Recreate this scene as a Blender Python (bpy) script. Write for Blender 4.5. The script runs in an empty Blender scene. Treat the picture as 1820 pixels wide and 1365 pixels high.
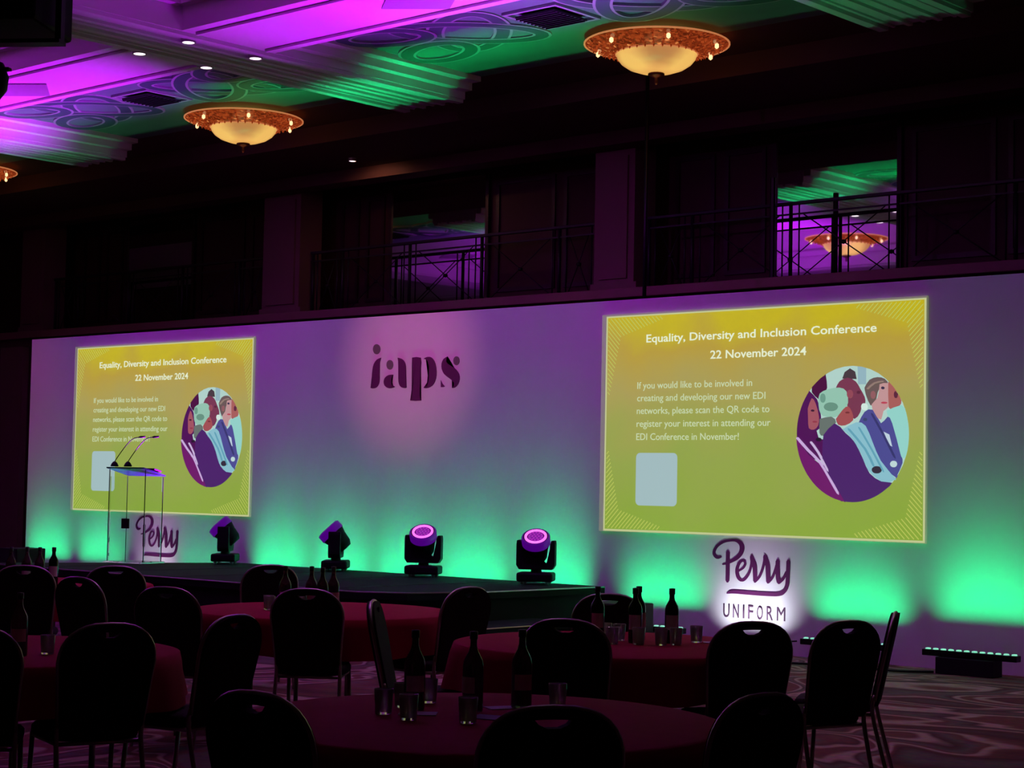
import bpy, bmesh, math, random
from mathutils import Vector, Matrix
random.seed(7)
S = bpy.context.scene
C = S.collection
PI = math.pi

# ------------------------------------------------------------------ camera
cam = bpy.data.cameras.new('camera')
cam.sensor_width = 36
cam.lens = 3292.8 / 1820 * 36
cam.clip_end = 200
co = bpy.data.objects.new('camera', cam)
C.objects.link(co)
r_ = Vector((0.74435018, 0.6675147, 0.01915525))
u_ = Vector((0.02234861, -0.05356908, 0.99831403))
f_ = Vector((-0.66741542, 0.74266713, 0.05479218))
co.matrix_world = Matrix((( r_.x, u_.x, -f_.x, 0), (r_.y, u_.y, -f_.y, -15.3425), (r_.z, u_.z, -f_.z, 1.6), (0, 0, 0, 1)))
S.camera = co
S.view_settings.view_transform = 'Standard'
S.view_settings.look = 'None'
S.view_settings.gamma = 1
S.view_settings.use_curve_mapping = False
S.view_settings.exposure = 0.0

w = bpy.data.worlds.new('dark_hall')
S.world = w
w.use_nodes = True
w.node_tree.nodes['Background'].inputs[0].default_value = (0.9, 0.25, 0.35, 1)
w.node_tree.nodes['Background'].inputs[1].default_value = 0.002

# ------------------------------------------------------------------ lights
def look(o, d):
    o.rotation_euler = Vector(d).to_track_quat('-Z', 'Y').to_euler()

def spot(name, loc, target, power, color, deg, blend=0.6, size=0.05):
    l = bpy.data.lights.new(name, 'SPOT')
    l.energy = power; l.color = color; l.spot_size = math.radians(deg); l.spot_blend = blend
    l.shadow_soft_size = size
    o = bpy.data.objects.new(name, l); C.objects.link(o)
    o.location = loc
    look(o, Vector(target) - Vector(loc))
    return o

def strip(name, loc, power, color, length=0.95, width=0.05, tilt=10, spread=80):
    # an LED batten's light: faces up, leaning towards the wall
    l = bpy.data.lights.new(name, 'AREA')
    l.shape = 'RECTANGLE'; l.size = length; l.size_y = width
    l.energy = power; l.color = color; l.spread = math.radians(spread)
    o = bpy.data.objects.new(name, l); C.objects.link(o)
    o.location = loc
    t = math.radians(tilt)
    look(o, (0, math.sin(t), math.cos(t)))
    return o

PURPLE = (0.54, 0.004, 1.0)
WASH = (0.60, 0.0, 0.9)
GREEN = (0.0, 1.0, 0.30)
# purple front wash from the truss over the audience onto the white set wall
for x, pw in ((-19.5, 118), (-16.5, 182), (-13.5, 200), (-10.9, 60)):
    spot('wall_wash_light', (x, -5.5, 6.0), (x, 0, 3.8), pw * 0.86, WASH, 56, 1.0)
spot('wall_wash_light', (-7.6, -6.5, 5.9), (-7.6, 0, 2.5), 16, (0.5, 0.05, 0.8), 62, 1.0)
spot('left_edge_light', (-24.0, -6.5, 5.6), (-23.7, 0, 2.6), 170, (1.0, 0.22, 0.30), 32, 1.0)
spot('logo_light', (-15.4, -9.0, 4.9), (-15.42, 0, 3.05), 880, (1.0, 0.26, 0.36), 17, 1.0, 0.12)
# low warm-pink house light over the tables, the last added to brighten the carpet
for x, y, pw in ((-9.5, -6.5, 50), (-5.5, -9.0, 6), (-6.0, -3.0, 95)):
    spot('house_fill_light', (x, y, 6.1), (x, y, 0), pw, (1.0, 0.55, 0.62), 110, 1.0, 0.1)
# floor battens: (x, y, z, power)
# x, y, z, wall power, wall tilt, spread, ceiling power
battens = [(-22.6, -0.27, 0.22, 2.9, 22, 74, 3), (-21.35, -0.27, 0.22, 2.9, 22, 74, 3), (-19.15, -0.2, 0.12, 1.4, 14, 54, 1),
           (-17.6, -0.2, 0.12, 3.8, 13, 52, 8), (-16.5, -0.2, 0.12, 3.8, 13, 52, 10), (-15.4, -0.2, 0.12, 3.8, 13, 52, 12), (-14.3, -0.2, 0.12, 4.2, 13, 52, 12), (-13.15, -0.2, 0.12, 4.6, 13, 52, 12),
           (-11.62, -0.28, 0.2, 2.9, 27, 76, 4), (-9.30, -0.28, 0.2, 2.9, 27, 76, 2), (-7.98, -0.32, 0.2, 4.2, 22, 72, 0.8)]
for x, y, z, pw, ti, sp, up in battens:
    strip('batten_light', (x, y, z + 0.03), pw, GREEN, tilt=ti, spread=sp)
    strip('batten_light', (x, y, z + 0.031), up * 0.95, GREEN, tilt=-13, spread=33)
strip('sign_light', (-10.5, -0.3, 0.14), 3.4, (0.85, 0.9, 1.0), 0.7, 0.05, 36, 88)
strip('sign_light', (-20.1, -0.2, 0.14), 1.6, (0.95, 0.85, 1.0), 0.7, 0.05, 12, 70)

# ------------------------------------------------------------------ materials
MATS = {}
def mat(name, col, rough=0.6, metal=0.0, emis=None, estr=0.0, noise=0.0, nscale=20, trans=0.0, bump=0.0, alpha=1.0, spec=0.5, ior=1.45):
    if name in MATS: return MATS[name]
    m = bpy.data.materials.new(name); m.use_nodes = True
    nt = m.node_tree; b = nt.nodes['Principled BSDF']
    b.inputs['Base Color'].default_value = (*col, 1)
    b.inputs['Roughness'].default_value = rough
    b.inputs['Metallic'].default_value = metal
    b.inputs['Transmission Weight'].default_value = trans
    b.inputs['Specular IOR Level'].default_value = spec
    b.inputs['IOR'].default_value = ior
    if emis:
        b.inputs['Emission Color'].default_value = (*emis, 1)
        b.inputs['Emission Strength'].default_value = estr
    if noise or bump:
        tc = nt.nodes.new('ShaderNodeTexCoord')
        n = nt.nodes.new('ShaderNodeTexNoise'); n.inputs['Scale'].default_value = nscale; n.inputs['Detail'].default_value = 4
        nt.links.new(tc.outputs['Object'], n.inputs['Vector'])
        if noise:
            mx = nt.nodes.new('ShaderNodeMix'); mx.data_type = 'RGBA'
            mx.inputs[6].default_value = (*[c * (1 - noise) for c in col], 1)
            mx.inputs[7].default_value = (*[min(1, c * (1 + noise)) for c in col], 1)
            nt.links.new(n.outputs['Fac'], mx.inputs[0]); nt.links.new(mx.outputs[2], b.inputs['Base Color'])
        if bump:
            bp = nt.nodes.new('ShaderNodeBump'); bp.inputs['Strength'].default_value = bump; bp.inputs['Distance'].default_value = 0.01
            nt.links.new(n.outputs['Fac'], bp.inputs['Height']); nt.links.new(bp.outputs['Normal'], b.inputs['Normal'])
    MATS[name] = m
    return m

def srgb(r, g, b):
    f = lambda c: (c / 255 / 12.92) if c <= 10 else ((c / 255 + 0.055) / 1.055) ** 2.4
    return (f(r), f(g), f(b))

white_paint = mat('white_set_paint', (0.78, 0.76, 0.78), 0.75, noise=0.03, nscale=3)
ceil_white = mat('ceiling_white', (0.72, 0.70, 0.70), 0.7, noise=0.04, nscale=2)
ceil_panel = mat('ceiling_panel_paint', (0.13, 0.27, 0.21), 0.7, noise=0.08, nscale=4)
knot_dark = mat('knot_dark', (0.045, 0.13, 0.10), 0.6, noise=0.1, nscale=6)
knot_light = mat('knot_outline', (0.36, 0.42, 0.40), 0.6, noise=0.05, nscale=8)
vent_mat = mat('vent_dark', (0.02, 0.02, 0.025), 0.5, noise=0.1, nscale=40)
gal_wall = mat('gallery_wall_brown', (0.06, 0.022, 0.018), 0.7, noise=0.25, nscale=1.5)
pier_mat = mat('pier_plaster', (0.22, 0.11, 0.11), 0.7, noise=0.1, nscale=2)
wood = mat('dark_wood', (0.035, 0.014, 0.011), 0.45, noise=0.3, nscale=9)
ledge_mat = mat('gallery_ledge', (0.26, 0.13, 0.12), 0.6, noise=0.08, nscale=3)
soffit_and_shade_mat = mat('soffit_brown_and_shade', (0.10, 0.045, 0.04), 0.8, noise=0.12, nscale=2)
iron = mat('black_iron', (0.012, 0.012, 0.014), 0.45, noise=0.2, nscale=30)
mirror_mat = mat('mirror_silver', (0.85, 0.85, 0.85), 0.02, metal=1.0, noise=0.02, nscale=1)
black_plastic = mat('black_plastic', (0.008, 0.008, 0.010), 0.6, noise=0.2, nscale=30, spec=0.3)
black_metal = mat('black_metal', (0.012, 0.012, 0.014), 0.4, metal=0.6, noise=0.2, nscale=30)
grille_mat = mat('black_grille', (0.006, 0.006, 0.007), 0.8, noise=0.4, nscale=200, bump=0.5)
stage_top_mat = mat('stage_deck_black', (0.012, 0.022, 0.018), 0.8, noise=0.3, nscale=5, spec=0.15)  # green tint in the black stands for green bounce off the wall
stage_skirt = mat('stage_skirt_black', (0.006, 0.006, 0.008), 0.9, noise=0.3, nscale=12)
alu = mat('aluminium_edge', (0.45, 0.42, 0.42), 0.35, metal=0.9, noise=0.1, nscale=30)
logo_mat = mat('logo_deep_purple', (0.11, 0.008, 0.09), 0.6, noise=0.1, nscale=20)
logo_grey = mat('logo_grey', (0.17, 0.13, 0.14), 0.6, noise=0.1, nscale=20)
logo_text = mat('logo_lettering_grey_purple', (0.09, 0.03, 0.08), 0.6, noise=0.05, nscale=20)
chair_cloth = mat('chair_dark_upholstery', (0.018, 0.009, 0.014), 0.85, noise=0.4, nscale=60, bump=0.3, spec=0.2)
chair_metal = mat('chair_bronze_tube', (0.50, 0.45, 0.44), 0.36, metal=0.9, noise=0.1, nscale=30)
cloth_red = mat('tablecloth_wine_red', (0.42, 0.010, 0.050), 0.85, noise=0.12, nscale=14, bump=0.2, spec=0.15)
table_wood = mat('table_plywood', (0.2, 0.11, 0.06), 0.6, noise=0.2, nscale=10)
glass = mat('clear_glass', (0.95, 0.97, 0.96), 0.06, trans=0.82, noise=0.01, nscale=4)
wine_glass = mat('dark_green_bottle_glass', (0.008, 0.02, 0.008), 0.06, noise=0.1, nscale=8)
water_mat = mat('water_bottle_glass', (0.10, 0.12, 0.11), 0.05, trans=0.6, noise=0.01, nscale=4)
label_mat = mat('bottle_label_paper', (0.75, 0.76, 0.70), 0.6, noise=0.08, nscale=60)
paper_mat = mat('paper_card', (0.62, 0.50, 0.62), 0.7, noise=0.05, nscale=30)
cap_mat = mat('bottle_cap', (0.02, 0.02, 0.02), 0.35, noise=0.1, nscale=30)
acrylic = mat('clear_acrylic', (0.93, 0.97, 0.95), 0.03, trans=1.0, noise=0.01, nscale=2, ior=1.12)
led_white = mat('led_green_glow', (0.8, 0.9, 0.85), 0.4, emis=(0.25, 1.0, 0.62), estr=0.8, noise=0.05, nscale=50)
led_white2 = mat('led_white_glow', (0.9, 0.9, 0.9), 0.4, emis=(0.9, 0.93, 1.0), estr=1.2, noise=0.05, nscale=50)
lens_ring_mat = mat('lens_ring_pink_glow', (0.5, 0.1, 0.4), 0.4, emis=(1.0, 0.16, 0.85), estr=1.5, noise=0.05, nscale=50)
lens_mat = mat('lens_violet_glow', (0.2, 0.02, 0.3), 0.3, emis=(0.30, 0.008, 0.42), estr=0.6, noise=0.05, nscale=50)
lens_hood = mat('lens_hood_violet_glow', (0.03, 0.01, 0.05), 0.4, emis=(0.12, 0.0, 0.35), estr=0.5, noise=0.05, nscale=50)  # violet lens light put on the hood as emission
down_mat = mat('downlight_glow', (0.9, 0.9, 0.9), 0.4, emis=(1.0, 0.82, 0.95), estr=2.2, noise=0.02, nscale=50)
down_rim = mat('downlight_trim', (0.5, 0.45, 0.5), 0.4, metal=0.5, noise=0.05, nscale=50)
bronze = mat('chandelier_bronze', (0.10, 0.03, 0.02), 0.4, metal=0.7, noise=0.2, nscale=30)

# alabaster bowl, lit from inside by lamps just under the rim
def bowl_material():
    m = bpy.data.materials.new('alabaster_bowl'); m.use_nodes = True
    nt = m.node_tree; b = nt.nodes['Principled BSDF']
    b.inputs['Base Color'].default_value = (0.4, 0.22, 0.1, 1); b.inputs['Roughness'].default_value = 0.35
    tc = nt.nodes.new('ShaderNodeTexCoord')
    n = nt.nodes.new('ShaderNodeTexNoise'); n.inputs['Scale'].default_value = 4.0
    nt.links.new(tc.outputs['Object'], n.inputs['Vector'])
    acc = None
    for a in (15, 135, 255):
        p = (0.24 * math.cos(math.radians(a)), 0.24 * math.sin(math.radians(a)), 0.0)
        dn = nt.nodes.new('ShaderNodeVectorMath'); dn.operation = 'DISTANCE'
        nt.links.new(tc.outputs['Object'], dn.inputs[0]); dn.inputs[1].default_value = p
        mr = nt.nodes.new('ShaderNodeMapRange'); mr.inputs[1].default_value = 0.10; mr.inputs[2].default_value = 0.42
        mr.inputs[3].default_value = 1.0; mr.inputs[4].default_value = 0.0
        nt.links.new(dn.outputs['Value'], mr.inputs[0])
        pw = nt.nodes.new('ShaderNodeMath'); pw.operation = 'POWER'; pw.inputs[1].default_value = 2.0
        nt.links.new(mr.outputs[0], pw.inputs[0])
        if acc is None: acc = pw.outputs[0]
        else:
            ad = nt.nodes.new('ShaderNodeMath'); ad.operation = 'ADD'
            nt.links.new(acc, ad.inputs[0]); nt.links.new(pw.outputs[0], ad.inputs[1]); acc = ad.outputs[0]
    ad = nt.nodes.new('ShaderNodeMath'); ad.operation = 'MULTIPLY_ADD'; ad.inputs[1].default_value = 0.8; ad.inputs[2].default_value = 0.36
    nt.links.new(acc, ad.inputs[0])
    mu = nt.nodes.new('ShaderNodeMath'); mu.operation = 'MULTIPLY_ADD'; mu.inputs[1].default_value = 0.25
    nt.links.new(n.outputs['Fac'], mu.inputs[0]); nt.links.new(ad.outputs[0], mu.inputs[2])
    rp = nt.nodes.new('ShaderNodeValToRGB')
    rp.color_ramp.elements[0].position = 0.3; rp.color_ramp.elements[0].color = (0.36, 0.12, 0.035, 1)
    rp.color_ramp.elements[1].position = 1.2 / 1.3; rp.color_ramp.elements[1].color = (1.0, 0.58, 0.14, 1)
    e = rp.color_ramp.elements.new(0.6); e.color = (0.58, 0.25, 0.075, 1)
    nt.links.new(mu.outputs[0], rp.inputs[0])
    nt.links.new(rp.outputs[0], b.inputs['Emission Color']); b.inputs['Emission Strength'].default_value = 0.85
    return m
bowl_mat = bowl_material()

def crystal_material():
    m = bpy.data.materials.new('amber_crystal'); m.use_nodes = True
    nt = m.node_tree; b = nt.nodes['Principled BSDF']
    b.inputs['Base Color'].default_value = (0.12, 0.02, 0.006, 1); b.inputs['Roughness'].default_value = 0.15
    tc = nt.nodes.new('ShaderNodeTexCoord')
    v = nt.nodes.new('ShaderNodeTexVoronoi'); v.inputs['Scale'].default_value = 32
    nt.links.new(tc.outputs['Object'], v.inputs['Vector'])
    rp = nt.nodes.new('ShaderNodeValToRGB')
    rp.color_ramp.elements[0].position = 0.0; rp.color_ramp.elements[0].color = (0.06, 0.006, 0.002, 1)
    rp.color_ramp.elements[1].position = 1.0; rp.color_ramp.elements[1].color = (1.0, 0.45, 0.16, 1)
    for p, c in ((0.45, (0.22, 0.025, 0.005, 1)), (0.85, (0.42, 0.06, 0.012, 1)), (0.93, (0.9, 0.30, 0.08, 1))):
        e = rp.color_ramp.elements.new(p); e.color = c
    nt.links.new(v.outputs['Color'], rp.inputs[0])
    nt.links.new(rp.outputs[0], b.inputs['Emission Color']); b.inputs['Emission Strength'].default_value = 0.85
    return m
crystal_mat = crystal_material()
rim_glow = mat('amber_rim_glow', (0.6, 0.3, 0.15), 0.3, emis=(0.62, 0.20, 0.07), estr=0.8, noise=0.1, nscale=30)
spark_mat = mat('hot_crystal_spark', (1, 0.8, 0.5), 0.2, emis=(1.0, 0.62, 0.30), estr=1.6, noise=0.02, nscale=30)

def carpet_material():
    m = bpy.data.materials.new('swirl_carpet'); m.use_nodes = True
    nt = m.node_tree; b = nt.nodes['Principled BSDF']
    b.inputs['Roughness'].default_value = 0.95; b.inputs['Specular IOR Level'].default_value = 0.1
    tc = nt.nodes.new('ShaderNodeTexCoord')
    n = nt.nodes.new('ShaderNodeTexNoise'); n.inputs['Scale'].default_value = 0.62; n.inputs['Detail'].default_value = 1.0
    n.inputs['Distortion'].default_value = 1.6
    nt.links.new(tc.outputs['Object'], n.inputs['Vector'])
    r1 = nt.nodes.new('ShaderNodeValToRGB'); cr = r1.color_ramp
    A_, T_, D_, G_ = (0.30, 0.12, 0.10, 1), (0.72, 0.55, 0.42, 1), (0.16, 0.07, 0.07, 1), (0.24, 0.21, 0.17, 1)
    cr.elements[0].position = 0.30; cr.elements[0].color = G_
    cr.elements[1].position = 0.74; cr.elements[1].color = G_
    for p, c in ((0.36, A_), (0.40, D_), (0.42, T_), (0.435, T_), (0.45, A_), (0.49, A_), (0.50, T_), (0.515, T_), (0.53, D_), (0.56, G_), (0.59, A_), (0.60, T_), (0.612, T_), (0.63, A_), (0.66, D_)):
        e = cr.elements.new(p); e.color = c
    nt.links.new(n.outputs['Fac'], r1.inputs[0])
    n2 = nt.nodes.new('ShaderNodeTexNoise'); n2.inputs['Scale'].default_value = 14; n2.inputs['Detail'].default_value = 5
    nt.links.new(tc.outputs['Object'], n2.inputs['Vector'])
    mx = nt.nodes.new('ShaderNodeMix'); mx.data_type = 'RGBA'; mx.blend_type = 'MULTIPLY'; mx.inputs[0].default_value = 0.75
    nt.links.new(r1.outputs[0], mx.inputs[6]); nt.links.new(n2.outputs['Color'], mx.inputs[7])
    nt.links.new(mx.outputs[2], b.inputs['Base Color'])
    bp = nt.nodes.new('ShaderNodeBump'); bp.inputs['Strength'].default_value = 0.3; bp.inputs['Distance'].default_value = 0.01
    nt.links.new(n2.outputs['Fac'], bp.inputs['Height']); nt.links.new(bp.outputs['Normal'], b.inputs['Normal'])
    return m
carpet_mat = carpet_material()

# a picture lit on a screen: the screen gives off the slide's own colour
def slide_mat(name, col, strength=1.0):
    return mat(name, (0.06, 0.06, 0.06), 0.8, emis=col, estr=strength, noise=0.02, nscale=10, spec=0.1)

def slide_back_material():
    m = bpy.data.materials.new('slide_mustard_uplit'); m.use_nodes = True
    nt = m.node_tree; b = nt.nodes['Principled BSDF']
    b.inputs['Base Color'].default_value = (0.06, 0.06, 0.05, 1); b.inputs['Roughness'].default_value = 0.9
    tc = nt.nodes.new('ShaderNodeTexCoord'); sp = nt.nodes.new('ShaderNodeSeparateXYZ')
    nt.links.new(tc.outputs['Object'], sp.inputs[0])
    n = nt.nodes.new('ShaderNodeTexNoise'); n.inputs['Scale'].default_value = 1.3; n.inputs['Detail'].default_value = 1
    nt.links.new(tc.outputs['Object'], n.inputs['Vector'])
    ad = nt.nodes.new('ShaderNodeMath'); ad.operation = 'MULTIPLY_ADD'; ad.inputs[1].default_value = 0.35
    dv = nt.nodes.new('ShaderNodeMath'); dv.operation = 'MULTIPLY'; dv.inputs[1].default_value = 0.36
    nt.links.new(sp.outputs['Z'], dv.inputs[0]); nt.links.new(n.outputs['Fac'], ad.inputs[0]); nt.links.new(dv.outputs[0], ad.inputs[2])
    rp = nt.nodes.new('ShaderNodeValToRGB'); cr = rp.color_ramp  # greener towards the bottom: green uplight put into the slide colour
    cr.elements[0].position = 0.12; cr.elements[0].color = (*srgb(136, 168, 50), 1)
    cr.elements[1].position = 1.0; cr.elements[1].color = (*srgb(196, 180, 20), 1)
    for p, c in ((0.45, srgb(148, 166, 72)), (0.72, srgb(172, 160, 84)), (0.9, srgb(184, 158, 56))):
        e = cr.elements.new(p); e.color = (*c, 1)
    nt.links.new(ad.outputs[0], rp.inputs[0])
    nt.links.new(rp.outputs[0], b.inputs['Emission Color']); b.inputs['Emission Strength'].default_value = 0.95
    return m
slide_back = slide_back_material()
slide_text = slide_mat('slide_text_white', srgb(226, 236, 205))
slide_body = slide_mat('slide_body_text_white', srgb(196, 212, 170))
slide_lines = slide_mat('slide_hatching', srgb(182, 192, 88))
slide_border = slide_mat('slide_pale_border', srgb(190, 196, 140))
slide_card = slide_mat('slide_pale_card', srgb(160, 186, 188))

# ------------------------------------------------------------------ mesh helpers
def box(bm, x0, x1, y0, y1, z0, z1):
    v = [bm.verts.new(p) for p in ((x0,y0,z0),(x1,y0,z0),(x1,y1,z0),(x0,y1,z0),(x0,y0,z1),(x1,y0,z1),(x1,y1,z1),(x0,y1,z1))]
    for f in ((0,3,2,1),(4,5,6,7),(0,1,5,4),(1,2,6,5),(2,3,7,6),(3,0,4,7)):
        bm.faces.new([v[i] for i in f])

def tube(bm, pts, r, n=8, closed=False, cap=True):
    pts = [Vector(p) for p in pts]
    rr = r if isinstance(r, (list, tuple)) else [r] * len(pts)
    rings = []
    N = len(pts)
    ref = None
    for i, p in enumerate(pts):
        if closed: d = pts[(i + 1) % N] - pts[i - 1]
        else: d = pts[min(i + 1, N - 1)] - pts[max(i - 1, 0)]
        d.normalize()
        if ref is None:
            ref = Vector((0, 0, 1)) if abs(d.z) < 0.9 else Vector((1, 0, 0))
        a = (ref - d * ref.dot(d)).normalized(); ref = a
        b = d.cross(a)
        rings.append([bm.verts.new(p + (a * math.cos(2*PI*k/n) + b * math.sin(2*PI*k/n)) * rr[i]) for k in range(n)])
    m = N if closed else N - 1
    for i in range(m):
        A, B = rings[i], rings[(i + 1) % N]
        for k in range(n):
            bm.faces.new((A[k], A[(k+1) % n], B[(k+1) % n], B[k]))
    if cap and not closed:
        bm.faces.new(rings[0][::-1]); bm.faces.new(rings[-1])

def lathe(bm, prof, n=24, c=(0,0,0), cap=True):
    rings = []
    for r, z in prof:
        if r < 1e-5: rings.append([bm.verts.new((c[0], c[1], c[2] + z))])
        else: rings.append([bm.verts.new((c[0] + r*math.cos(2*PI*k/n), c[1] + r*math.sin(2*PI*k/n), c[2] + z)) for k in range(n)])
    for A, B in zip(rings, rings[1:]):
        for k in range(n):
            k2 = (k + 1) % n
            if len(A) == 1 and len(B) == 1: continue
            if len(A) == 1: bm.faces.new((A[0], B[k], B[k2])) if len(B) > 1 else None
            elif len(B) == 1: bm.faces.new((A[k], A[k2], B[0]))
            else: bm.faces.new((A[k], A[k2], B[k2], B[k]))
    if cap:
        for R in (rings[0], rings[-1]):
            if len(R) > 2:
                try: bm.faces.new(R)
                except ValueError: pass

def prism_xz(bm, pts, y0, y1):
    """a polygon in the XZ plane given thickness from y0 to y1"""
    bt = bmesh.new()
    vs = [bt.verts.new((x, 0, z)) for x, z in pts]
    f = bt.faces.new(vs)
    tris = [[l.vert.index for l in t] for t in []]
    bt.verts.index_update()
    res = bmesh.ops.triangulate(bt, faces=[f])
    bt.verts.index_update()
    tri = [[v.index for v in t.verts] for t in bt.faces]
    P = [v.co.copy() for v in bt.verts]
    bt.free()
    A = [bm.verts.new((p.x, y0, p.z)) for p in P]
    B = [bm.verts.new((p.x, y1, p.z)) for p in P]
    for t in tri:
        bm.faces.new([A[i] for i in t]); bm.faces.new([B[i] for i in t][::-1])
    n = len(P)
    for i in range(n):
        j = (i + 1) % n
        bm.faces.new((A[i], A[j], B[j], B[i]))

def ribbon_outline(pts, ws):
    L, R = [], []
    n = len(pts)
    for i in range(n):
        a = Vector(pts[max(i-1, 0)]); b = Vector(pts[min(i+1, n-1)])
        d = (b - a); d.normalize()
        nx = Vector((-d.y, d.x)); h = ws[i] / 2
        p = Vector(pts[i])
        L.append(p + nx*h); R.append(p - nx*h)
    return L, R

def smooth_path(P, sub=4):
    """Catmull-Rom through points of any dimension"""
    P = [Vector(p) for p in P]; out = []
    for i in range(len(P) - 1):
        p0 = P[max(i-1, 0)]; p1 = P[i]; p2 = P[i+1]; p3 = P[min(i+2, len(P)-1)]
        for k in range(sub):
            t = k / sub
            out.append(0.5 * ((2*p1) + (p2-p0)*t + (2*p0 - 5*p1 + 4*p2 - p3)*t*t + (-p0 + 3*p1 - 3*p2 + p3)*t**3))
    out.append(P[-1])
    return out

def finish(bm, m, smooth=False, bevel=0, name='mesh'):
    bmesh.ops.recalc_face_normals(bm, faces=bm.faces)
    if bevel:
        bmesh.ops.bevel(bm, geom=[e for e in bm.edges if e.calc_face_angle(0) > 0.5], offset=bevel, segments=2, profile=0.5, affect='EDGES')
    me = bpy.data.meshes.new(name)
    bm.to_mesh(me); bm.free()
    me.materials.append(m)
    if smooth:
        for p in me.polygons: p.use_smooth = True
    return me

def obj(name, bm, m, parent=None, smooth=False, bevel=0, loc=(0,0,0)):
    me = finish(bm, m, smooth, bevel, name) if isinstance(bm, bmesh.types.BMesh) else bm
    o = bpy.data.objects.new(name, me); C.objects.link(o)
    o.location = loc
    if parent: o.parent = parent
    return o

def thing(name, label, cat, loc=(0,0,0), rotz=0, group=None):
    o = bpy.data.objects.new(name, None); C.objects.link(o)
    o.empty_display_size = 0.1
    o.location = loc; o.rotation_euler = (0, 0, rotz)
    return tag(o, label, cat, group)

def tag(o, label, cat, group=None):
    o['label'] = label; o['category'] = cat
    if group: o['group'] = group
    return o

def struct(name, bm, m, bevel=0):
    o = obj(name, bm, m, bevel=bevel); o['kind'] = 'structure'
    return o

def copy_thing(root, loc, rotz, label=None, group=None):
    r = root.copy(); C.objects.link(r); r.location = loc; r.rotation_euler = (0, 0, rotz)
    if label: r['label'] = label
    if group: r['group'] = group
    for ch in list(root.children):
        c = ch.copy(); C.objects.link(c); c.parent = r
        for g in list(ch.children):
            d = g.copy(); C.objects.link(d); d.parent = c
    return r

def BM(): return bmesh.new()

# ------------------------------------------------------------------ the room
bm = BM(); box(bm, -37, 4, -19, 5, -0.1, 0.0)
struct('floor', bm, carpet_mat)

ZB, ZP, ZC = 6.16, 6.40, 6.95           # beam soffit, knot panel, deep coffer
BX = [-29.27, -22.65, -16.03, -9.41, -2.79]      # left edges of the cross beams
BW = 1.03
# knot panels sit high; deep coffers further out
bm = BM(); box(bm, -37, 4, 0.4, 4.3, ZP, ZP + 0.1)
struct('ceiling_4', bm, soffit_and_shade_mat)  # dark colour stands for the shade past the wall's shadow edge
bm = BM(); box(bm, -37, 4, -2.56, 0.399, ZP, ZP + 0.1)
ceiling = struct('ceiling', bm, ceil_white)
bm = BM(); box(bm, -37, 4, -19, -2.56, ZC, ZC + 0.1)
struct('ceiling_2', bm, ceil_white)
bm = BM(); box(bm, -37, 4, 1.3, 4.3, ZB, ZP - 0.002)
struct('ceiling_3', bm, soffit_and_shade_mat)

def moulding(x0, x1, y0, y1, z, parent, d=0.02, m=ceil_white):
    b = BM(); box(b, x0, x1, y0, y1, z - d, z)
    return obj('moulding', b, m, parent)

LONG = [(-3.78, -2.54), (-9.9, -8.66), (-16.0, -14.8)]
k = 1
for y0, y1 in LONG:
    top = ZC - 0.002
    bm = BM(); box(bm, -37, 4, y0, y1, ZB, top)
    o = struct('beam_%d' % k, bm, ceil_white); k += 1
    for i in range(-1, 5):
        xa = BX[i] + BW + 0.05 if i >= 0 else -36.8
        xb = BX[i + 1] - 0.05 if i < 4 else 3.5
        if xb - xa < 0.3: continue
        for yy in (y0 + 0.14, y1 - 0.18):
            moulding(xa, xb, yy, yy + 0.035, ZB, o, 0.03)
        # stepped cornice along the coffer side
        moulding(xa, xb, y0 - 0.10, y0 + 0.0, ZB + 0.34, o, 0.10)
        if y0 < -4: moulding(xa, xb, y1, y1 + 0.10, ZB + 0.34, o, 0.10)
    if y0 > -4:
        # lozenge in the middle of each bay
        for i in range(4):
            cx = BX[i] + BW + (BX[1] - BX[0] - BW) / 2; cy = (y0 + y1) / 2
            b = BM()
            vs = [b.verts.new(p) for p in ((cx-0.52,cy,ZB-0.004),(cx,cy-0.40,ZB-0.004),(cx+0.52,cy,ZB-0.004),(cx,cy+0.40,ZB-0.004))]
            f = b.faces.new(vs)
            e = bmesh.ops.extrude_face_region(b, geom=[f])
            for v in e['geom']:
                if isinstance(v, bmesh.types.BMVert): v.co.z -= 0.012
            obj('lozenge', b, mat('lozenge_grey', (0.30, 0.28, 0.30), 0.7, noise=0.05, nscale=6), o)
for i, x0 in enumerate(BX):
    bm = BM(); 
    for ya, yb in ((-19, -16.0), (-14.8, -9.9), (-8.66, -3.78), (-2.54, 0.42)):
        box(bm, x0, x0 + BW, ya + (0.001 if ya > -18 else 0), yb - 0.001, ZB, (ZC if yb < -3 else ZP) - 0.003)
    o = struct('beam_%d' % (k + i), bm, ceil_white)
    for dx, wd, dd in ((0.02, 0.10, 0.04), (0.17, 0.03, 0.02), (0.34, 0.05, 0.03), (0.50, 0.03, 0.02), (0.66, 0.05, 0.03), (0.83, 0.03, 0.02), (0.92, 0.09, 0.04)):
        moulding(x0 + dx, x0 + dx + wd, -8.6, 0.41, ZB, o, dd)
    # stepped cornice on both sides of the beam, in the knot panel and in the coffers
    for ya, yb in ((-2.5, 0.41),):
        moulding(x0 - 0.12, x0 - 0.001, ya, yb, ZP - 0.06, o, 0.09)
        moulding(x0 + BW + 0.001, x0 + BW + 0.12, ya, yb, ZP - 0.06, o, 0.09)
        moulding(x0 + BW + 0.121, x0 + BW + 0.26, ya, yb, ZP - 0.002, o, 0.06)
    for ya, yb in ((-8.6, -3.85),):
        moulding(x0 - 0.10, x0 - 0.001, ya, yb, ZB + 0.34, o, 0.10)
        moulding(x0 + BW + 0.001, x0 + BW + 0.10, ya, yb, ZB + 0.34, o, 0.10)

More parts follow.
